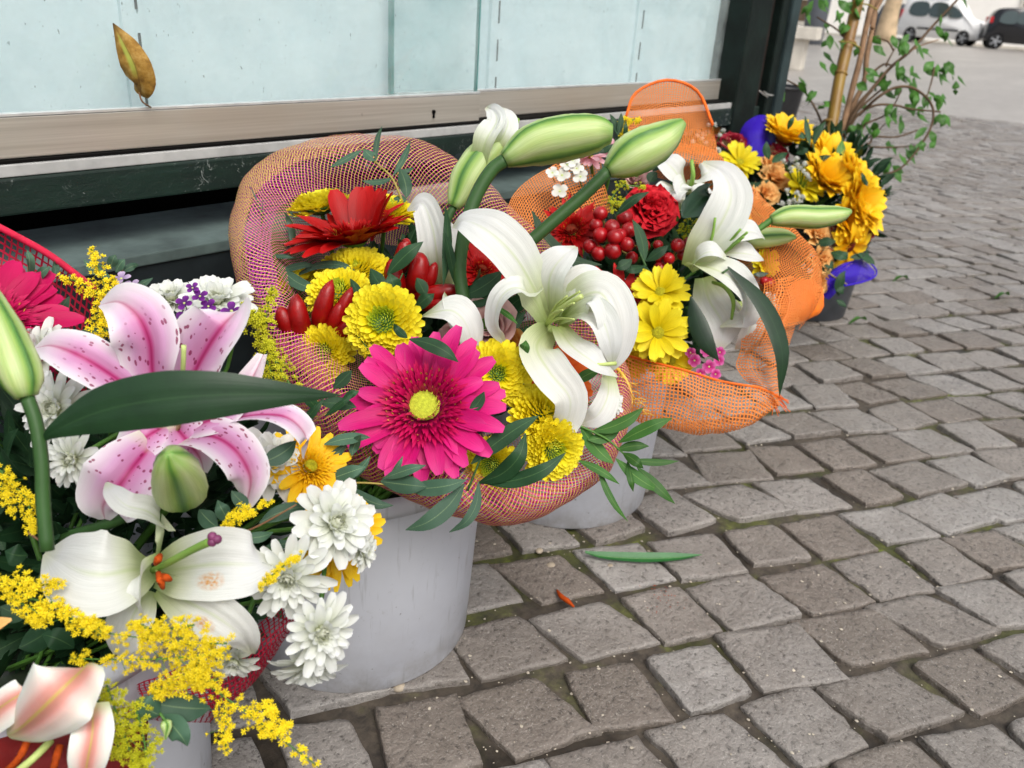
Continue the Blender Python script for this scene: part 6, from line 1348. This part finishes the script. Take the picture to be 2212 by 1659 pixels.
breath('baby\'s breath between lemon daisy and sunflower', [(*Z9(a_, b_), 9) for a_, b_ in ((845,555),(925,540),(890,600),(950,600),(975,570),(925,575),(990,640),(970,620),(1000,660))], 1.57)
breath('baby\'s breath above the slim lily bud', [(*Z9(a_, b_), 9) for a_, b_ in ((865,740),(930,755),(960,780),(880,810),(830,820),(940,810),(905,800))], 1.56)
breath('three baby\'s breath balls seen through the orange net', [(*Z9(a_, b_), 7) for a_, b_ in ((1020,1150),(970,1210),(1010,1240))], 1.00)
rb = thing('tulle_ribbon', 'violet tulle ribbon loop behind the side on sunflower', 'ribbon', at(1640, 300, 1.72), 'violet ribbons')
ra = [(1594,312,1.72),(1606,270,1.72),(1638,250,1.73),(1668,262,1.73),(1682,292,1.73)]
world_part('loop', loft([prow(ra), prow([(1604,325,1.70),(1622,300,1.69),(1642,290,1.69),(1660,300,1.70),(1674,318,1.71)]), prow([(1610,352,1.70),(1628,346,1.70),(1644,345,1.70),(1656,350,1.70),(1666,356,1.71)]), prow([(1604,330,1.74),(1622,310,1.75),(1642,300,1.75),(1660,310,1.75),(1674,325,1.75)])], 40, 30, False, .003, .004, 16, 3), rb, M_NETV)
rb = thing('tulle_ribbon', 'violet tulle ribbon tail beside the black bucket', 'ribbon', at(1840, 590, 1.58), 'violet ribbons')
ra = [(1782,602,1.56),(1818,572,1.56),(1864,562,1.57),(1892,586,1.58)]
world_part('loop', loft([prow(ra), prow([(1786,612,1.555),(1826,596,1.55),(1862,588,1.56),(1890,592,1.58)]), prow([(1788,628,1.56),(1822,618,1.56),(1862,610,1.57),(1888,598,1.58)])], 30, 14, False, .003, .003, 18, 4), rb, M_NETV)
world_part('hem', tube(prow([(1782,604,1.556),(1822,574,1.556),(1866,560,1.566),(1893,584,1.58),(1886,600,1.575),(1860,610,1.566),(1822,618,1.556)]), px(1.8, 1.57), 6), rb, M_HEMV)
world_part('knot', loft([prow([(1770,620,1.60),(1790,596,1.59),(1806,600,1.59)]), prow([(1778,640,1.58),(1795,620,1.57),(1808,612,1.58)]), prow([(1790,648,1.60),(1802,636,1.59),(1812,620,1.60)])], 14, 10, False, .003, .002, 18, 5), rb, M_HEMV)
sprig('pointed leaves standing above the sunflowers', [(1760,330),(1755,310)], [((1750,314),(1739,250),16),((1758,311),(1784,262),18),((1702,280),(1716,250),12),((1662,345),(1656,305),18),((1668,352),(1702,330),22),((1756,355),(1796,336),16),((1640,395),(1608,400),14),((1628,405),(1662,388),14),((1655,430),(1630,402),12),((1640,440),(1668,432),10),((1720,330),(1745,320),24),((1735,300),(1730,285),18)], 1.60, M_LEAFR, M_STEMD, 2, 'ruscus_sprig')
sprig('pale upright leaf against the bamboo cane', [(1814,352),(1812,340)], [((1812,346),(1818,302),22,(.2,0,1))], 1.66, M_LEAFB, M_STEM, 2, 'ruscus_sprig')
sprig('leaves and yellow twigs hanging under the sunflowers', [(1780,582),(1805,600),(1830,614)], [((1762,528),(1806,520),26),((1795,545),(1830,560),26),((1815,560),(1832,545),22),((1852,548),(1890,572),24),((1836,556),(1870,548),16),((1812,640),(1826,585),26,(.3,.1,1)),((1806,610),(1822,635),22),((1806,648),(1828,664),14),((1860,382),(1874,402),14),((1872,398),(1862,372),12),((1780,560),(1800,580),24),((1788,590),(1772,560),26)], 1.55, M_LEAFR, M_STEMY, 2)
filler('dark leafy filling of the sunflower bouquet', 'foliage', at(1760, 440, 1.80), (0.16, 0.13, 0.15), 700, M_LEAFR, 9, (0.025, 0.05))
# ================================================================== POTTED CLIMBER ON A CANE
d = 2.25
pp_ = on_z(1690, 545, 0.0)
cl = thing('climbing_plant', 'leafy climbing plant tied to a bamboo cane beside the kiosk corner', 'plant', (pp_.x, pp_.y, 0.006))
link('pot', lathe([(0.0, 0.004), (0.085, 0.0), (0.11, 0.2), (0.118, 0.2), (0.118, 0.225), (0.105, 0.225), (0.10, 0.19), (0.0, 0.19)], 36), cl, M_BLACK)
t = NT('bamboo_cane'); P = t.pos(); u, v = t.uv()
c = t.ramp(t.noise(14, P, 4), [(0.3, rgb('#6f4d2a')), (0.7, rgb('#94703f'))]); c = t.mix(t.ramp(t.noise(5, P, 3), [(.5, 0.0), (.65, .7)]), c, rgb('#9a7f30'))
M_BAMBOO = t.done(t.pbr(c, .4, .4, 0, t.bump(t.noise(60, P, 3), .2, .001)))
base = Vector((pp_.x, pp_.y, 0.16))
cane = [base, at(*ZP(440,1340), d), at(*ZP(580,660), d), at(*ZP(735,0), d), at(*ZP(850,-560), d)]
cn = world_part('cane', tube(cane, px(12.5, d), 16, True, 40), cl, M_BAMBOO)
for (a_, b_) in ((583,655), (662,385), (480,1080), (750,-90)):
    c0 = at(*ZP(a_, b_), d); ax = (cane[3]-cane[1]).normalized()
    world_part('node', tube([c0-ax*.004, c0-ax*.001, c0+ax*.001, c0+ax*.004], [px(12.8, d), px(14.5, d), px(14.5, d), px(12.8, d)], 16), cn, M_BAMBOO, None, cl.location)
M_PBARK = simple('climber_bark', rgb('#8c6f55'), .75, .2, .3, 40, .4, 120); M_PTWIG = simple('climber_twig', rgb('#5d4a38'), .7, .2, .3, 40)
BR = [([(880,-60),(805,250),(745,560),(655,900),(565,1290)], 6.5, .02), ([(910,-40),(862,250),(812,500),(790,720),(700,920),(590,1250)], 6, .06), ([(960,-40),(880,120),(860,250)], 5, .05),
  ([(1640,-30),(1400,225),(1200,450),(1040,580),(880,760),(700,1010),(600,1240)], 4.5, .0), ([(1465,990),(1200,965),(1080,935),(900,930),(740,1010),(620,1200)], 3.4, -.03),
  ([(940,1555),(1110,1490),(1250,1340),(1370,1150),(1402,1000),(1370,900),(1290,820),(1190,770),(1050,780),(900,870),(740,1020)], 3.4, -.06),
  ([(1262,1150),(1080,1212),(880,1212),(840,1265),(760,1295),(620,1312)], 3, -.02), ([(1240,1290),(1020,1305),(830,1300)], 2.4, -.01), ([(90,700),(240,790),(350,945),(420,1110),(440,1240)], 3, .03),
  ([(370,150),(560,270),(640,370)], 2.6, .0), ([(1330,900),(1380,740),(1410,600)], 2.2, -.05), ([(1120,800),(1000,1000),(760,1110)], 2.4, -.02), ([(1040,580),(960,570),(850,650)], 3, .02), ([(1060,430),(1000,540),(985,590)], 2.4, .0), ([(900,330),(1000,370),(1050,450)], 2.2, .01), ([(980,1090),(860,1200),(700,1290)], 2.2, -.02), ([(620,1280),(740,1190),(800,1100)], 2.2, .0), ([(980,760),(860,860),(700,1000)], 3.4, .03), ([(860,800),(760,900),(640,1130)], 6, .04), ([(1450,350),(1300,400),(1200,450)], 2.0, .0)]
for i, (pts, r_, dz) in enumerate(BR):
    world_part('branch' if i > 2 else 'trunk', tube([at(*ZP(a_, b_), d+dz*(1 if k < len(pts)-1 else .3)) for k, (a_, b_) in enumerate(pts)], [px(r_*.55, d), px(r_, d)] if i > 2 else px(r_, d), 7), cl, M_PBARK if i < 3 or i > 17 else M_PTWIG)
LV = [(310,80),(300,160),(430,60),(460,250),(450,380),(480,510),(440,600),(520,620),(310,860),(440,930),(250,720),(590,870),(900,360),(930,450),(1060,370),(1150,360),(1160,420),(1300,460),(1470,190),(1460,290),(1530,360),(880,660),(950,690),(1090,600),(1210,640),(1240,740),(1230,860),(1360,590),(1440,630),(1470,700),(1570,660),(1600,780),(1660,720),(980,760),(1010,830),(1090,810),(770,770),(1020,960),(1060,1010),(1010,1080),(1110,1080),(1120,1130),(1200,970),(1330,900),(1440,880),(1500,880),(1410,850),(1320,1050),(1430,1060),(1490,1080),(880,1140),(890,1180),(800,1090),(680,1150),(690,1190),(1290,1180),(1400,1220),(1310,1290),(1390,1300),(1270,1310),(1200,1370),(1140,1410),(1220,1410),(990,1490),(1090,1500),(650,1360),(650,1410),(1060,1330),(1680,10),(800,950),(780,1200),(560,160),(620,60),(740,40),(720,420),(600,260),(60,830),(1490,640),(1540,600),(1250,900),(1180,700),(1110,650),(930,720),(860,640),(1380,640),(1350,470),(1130,440),(740,120),(560,420)]
rl = random.Random(3)
LV += [(a_+rl.gauss(0, 45), b_+rl.gauss(0, 40)) for a_, b_ in rl.sample(LV, 45)]
for (a_, b_) in LV:
    L_ = rl.uniform(105, 165)*(1.0 if b_ > 200 else 1.1); an = rl.uniform(-.9, .9) + (1.45 if a_ > 700 else 1.75); ex, ey = math.cos(an)*L_, math.sin(an)*L_*.9
    p0 = ZP(a_-ex*.5, b_-ey*.5); p1 = ZP(a_, b_-8); p2 = ZP(a_+ex*.5, b_+ey*.5); dz = rl.uniform(-.06, .06)
    leaf(cl, [(p0[0], p0[1], dz), (p1[0], p1[1], dz-.01), (p2[0], p2[1], dz+rl.uniform(-.01, .015))], d, rl.uniform(14, 21), M_LEAFB, (rl.uniform(-.8,.8), rl.uniform(-.1,.8), .8), rl.uniform(-.3, .1), nl=8, seed=int(a_))
for (a_, b_) in ((660,395), (810,60)): 
    c0 = at(*ZP(a_, b_), d-.015); world_part('tie', tube([c0+cdir(-1,.3,0)*.03, c0+cdir(0,0,1)*.012, c0+cdir(1,-.3,0)*.03], .002, 6), cl, M_STEMY)
pk = on_z(1664, 300, 0.0)
o = bucket('black bucket standing behind the kiosk corner', pk.x, pk.y, 0.10, 0.125, 0.27, M_BLACK, 'flower_bucket', None)

# ================================================================== SMALL THINGS
t = NT('dry_leaf'); u, v = t.uv(); P = t.pos()
c = t.ramp(t.noise(90, P, 5, .7), [(.3, rgb('#6a4a1e')), (.5, rgb('#9a7430')), (.72, rgb('#bb9a58'))])
gs = t.math('MULTIPLY', t.ramp(t.math('ABSOLUTE', t.math('SUBTRACT', v, .42)), [(.03, 1.0), (.12, 0.0)]), t.ramp(u, [(.3, 0.0), (.45, 1.0), (.8, 1.0), (.9, 0.0)]))
c = t.mix(t.math('MULTIPLY', gs, .8), c, rgb('#9fae4c')); c = t.mix(t.ramp(t.math('ABSOLUTE', t.math('SUBTRACT', v, .5)), [(0.0, .6), (.03, 0.0)]), c, rgb('#5a3e1c')); c = t.mix(t.ramp(u, [(.88, 0.0), (1.0, .9)]), c, rgb('#3a2614'))
M_DRY = t.done(t.pbr(c, .7, .25, 0, t.bump(t.noise(120, P, 4), .5, .001)))
dl = thing('dry_leaf', 'curled brown dry leaf leaning on the kiosk glass', 'leaf', on_y(305, 215, WY-.006))
def yp(x, y, o_): return on_y(x, y, WY-o_)
me = ribbon([yp(302,206,.006), yp(300,180,.016), yp(290,140,.018), yp(268,95,.012), yp(244,50,.006)], [px(v_, .78) for v_ in (40, 72, 74, 52, 3)], [cdir(.2,.1,1), cdir(-.2,.1,1)], -.35, .1, .07, 22, 11, seed=4)
world_part('blade', me, dl, M_DRY)
world_part('stalk', tube([yp(300,200,.008), yp(308,220,.010), yp(326,232,.005)], px(2, .78), 6), dl, M_TWIG)
cob = thing('cobweb', 'torn white cobweb strung across the kiosk corner post', 'cobweb', cw[0][0])
for (a_, b_) in cw: world_part('strand', tube([a_, a_.lerp(b_, .5)-Vector((0, 0, .002)), b_], .0007, 5), cob, M_WHITEP)
fl = thing('fallen_leaf', 'long green leaf lying on the cobbles below the leaf sprig', 'leaf', on_z(1390, 1200, .009))
q_ = [on_z(1264, 1193, .013), on_z(1310, 1202, .0095), on_z(1390, 1206, .009), on_z(1460, 1204, .010), on_z(1517, 1198, .012)]
world_part('blade', ribbon(q_, [.004, .012, .0155, .012, .0005], Vector((-.2, -.3, 1)), .35, .1, .03, 20, 7), fl, leaf_mat('fallen_leaf_green', '#1f5a2c', '#3c7f3f', .35, .5, '#8fb07a', .7))
an = thing('fallen_anther', 'rust red lily anther dropped on a cobble', 'anther', on_z(1220, 1292, .009))
world_part('anther', tube([on_z(1203, 1275, .0085), on_z(1212, 1288, .010), on_z(1226, 1298, .0095), on_z(1240, 1311, .008)], [.0012, .0028, .003, .001], 8), an, M_ANTHER)
M_PEB = simple('pale_pebble', rgb('#a89c8a'), .8, .2, .2, 90, .3, 200); rp_ = random.Random(9)
for i, (x, y, r_, lb) in enumerate([(1190,1222,11,'largest round pebble on the cobbles right of the big bucket'), (1165,1190,9,'darker pebble just above the round pebble'), (862,1484,12,'rough pebble at the foot of the big bucket'), (1318,1222,7,'flat pale pebble chip left of the fallen leaf')]):
    p_ = on_z(x, y, .004); me = berry_mesh(px(r_, .95)*.9, 30+i); me.transform(Matrix.Diagonal((1.15, 1, .65, 1)))
    o = link('pebble', me, None, M_PEB); o.location = p_; tag(o, lb, 'pebble', 'pebbles on the pavement')
# crumbs of grit, petals and moss lying in the joints
s = Soup(); G = [petal_grid(1, .9, ROUND, (.3, 0, -.4), -.3, 4, 4, .1, 2, i) for i in range(4)]
for k in range(1100):
    x, y = rp_.uniform(850, 2212), rp_.uniform(700, 1659); p_ = on_z(x, y, .0)
    s.add(rp_.choice(G), Matrix.Translation((p_.x, p_.y, .002 if rp_.random() < .7 else .0072)) @ Rz(rp_.uniform(0, 6)) @ Matrix.Scale(rp_.choice((.0010, .0014, .0018, .0026, .0038)), 4))
o = link('grit', s.mesh(), None, simple('pale_grit', rgb('#b5ac9c'), .8, .2, .3, 80), None, 'stuff'); tag(o, 'pale grit and crumbs scattered in the joints between the cobbles', 'grit')
s = Soup()
for k in range(60):
    p_ = on_z(1430+rp_.gauss(0, 26), 1300+rp_.gauss(0, 16), .0)
    s.add(rp_.choice(G), Matrix.Translation((p_.x, p_.y, .0072)) @ Rz(rp_.uniform(0, 6)) @ Matrix.Scale(rp_.choice((.0006, .001, .0014)), 4))
o = link('pollen_crumbs', s.mesh(), None, M_ANTHER, None, 'stuff'); tag(o, 'orange pollen crumbs scattered on a cobble beyond the anther', 'pollen')
for i, (x, y, lb) in enumerate([(1930, 608, 'green leaf scrap on the wet cobbles nearest the violet ribbon'), (2150, 645, 'larger green leaf scrap on the cobbles at the right'), (1835, 700, 'yellow green leaf scrap beside the black bucket')]):
    p_ = on_z(x, y, .007); o = thing('leaf_scrap', lb, 'leaf', p_, 'green scraps on the pavement')
    world_part('blade', ribbon([p_, p_+Vector((.02, -.012, .012)), p_+Vector((.045, -.02, .004))], [.008, .022, .003], Vector((.2, .3, 1)), .4, .1, .1, 10, 5, seed=i), o, M_LEAFB)
SC.render.engine = 'CYCLES'
cy = SC.cycles
cy.max_bounces = 7; cy.diffuse_bounces = 3; cy.glossy_bounces = 3; cy.transmission_bounces = 4; cy.transparent_max_bounces = 24
cy.use_denoising = True; cy.caustics_reflective = False; cy.caustics_refractive = False
bpy.context.view_layer.update()
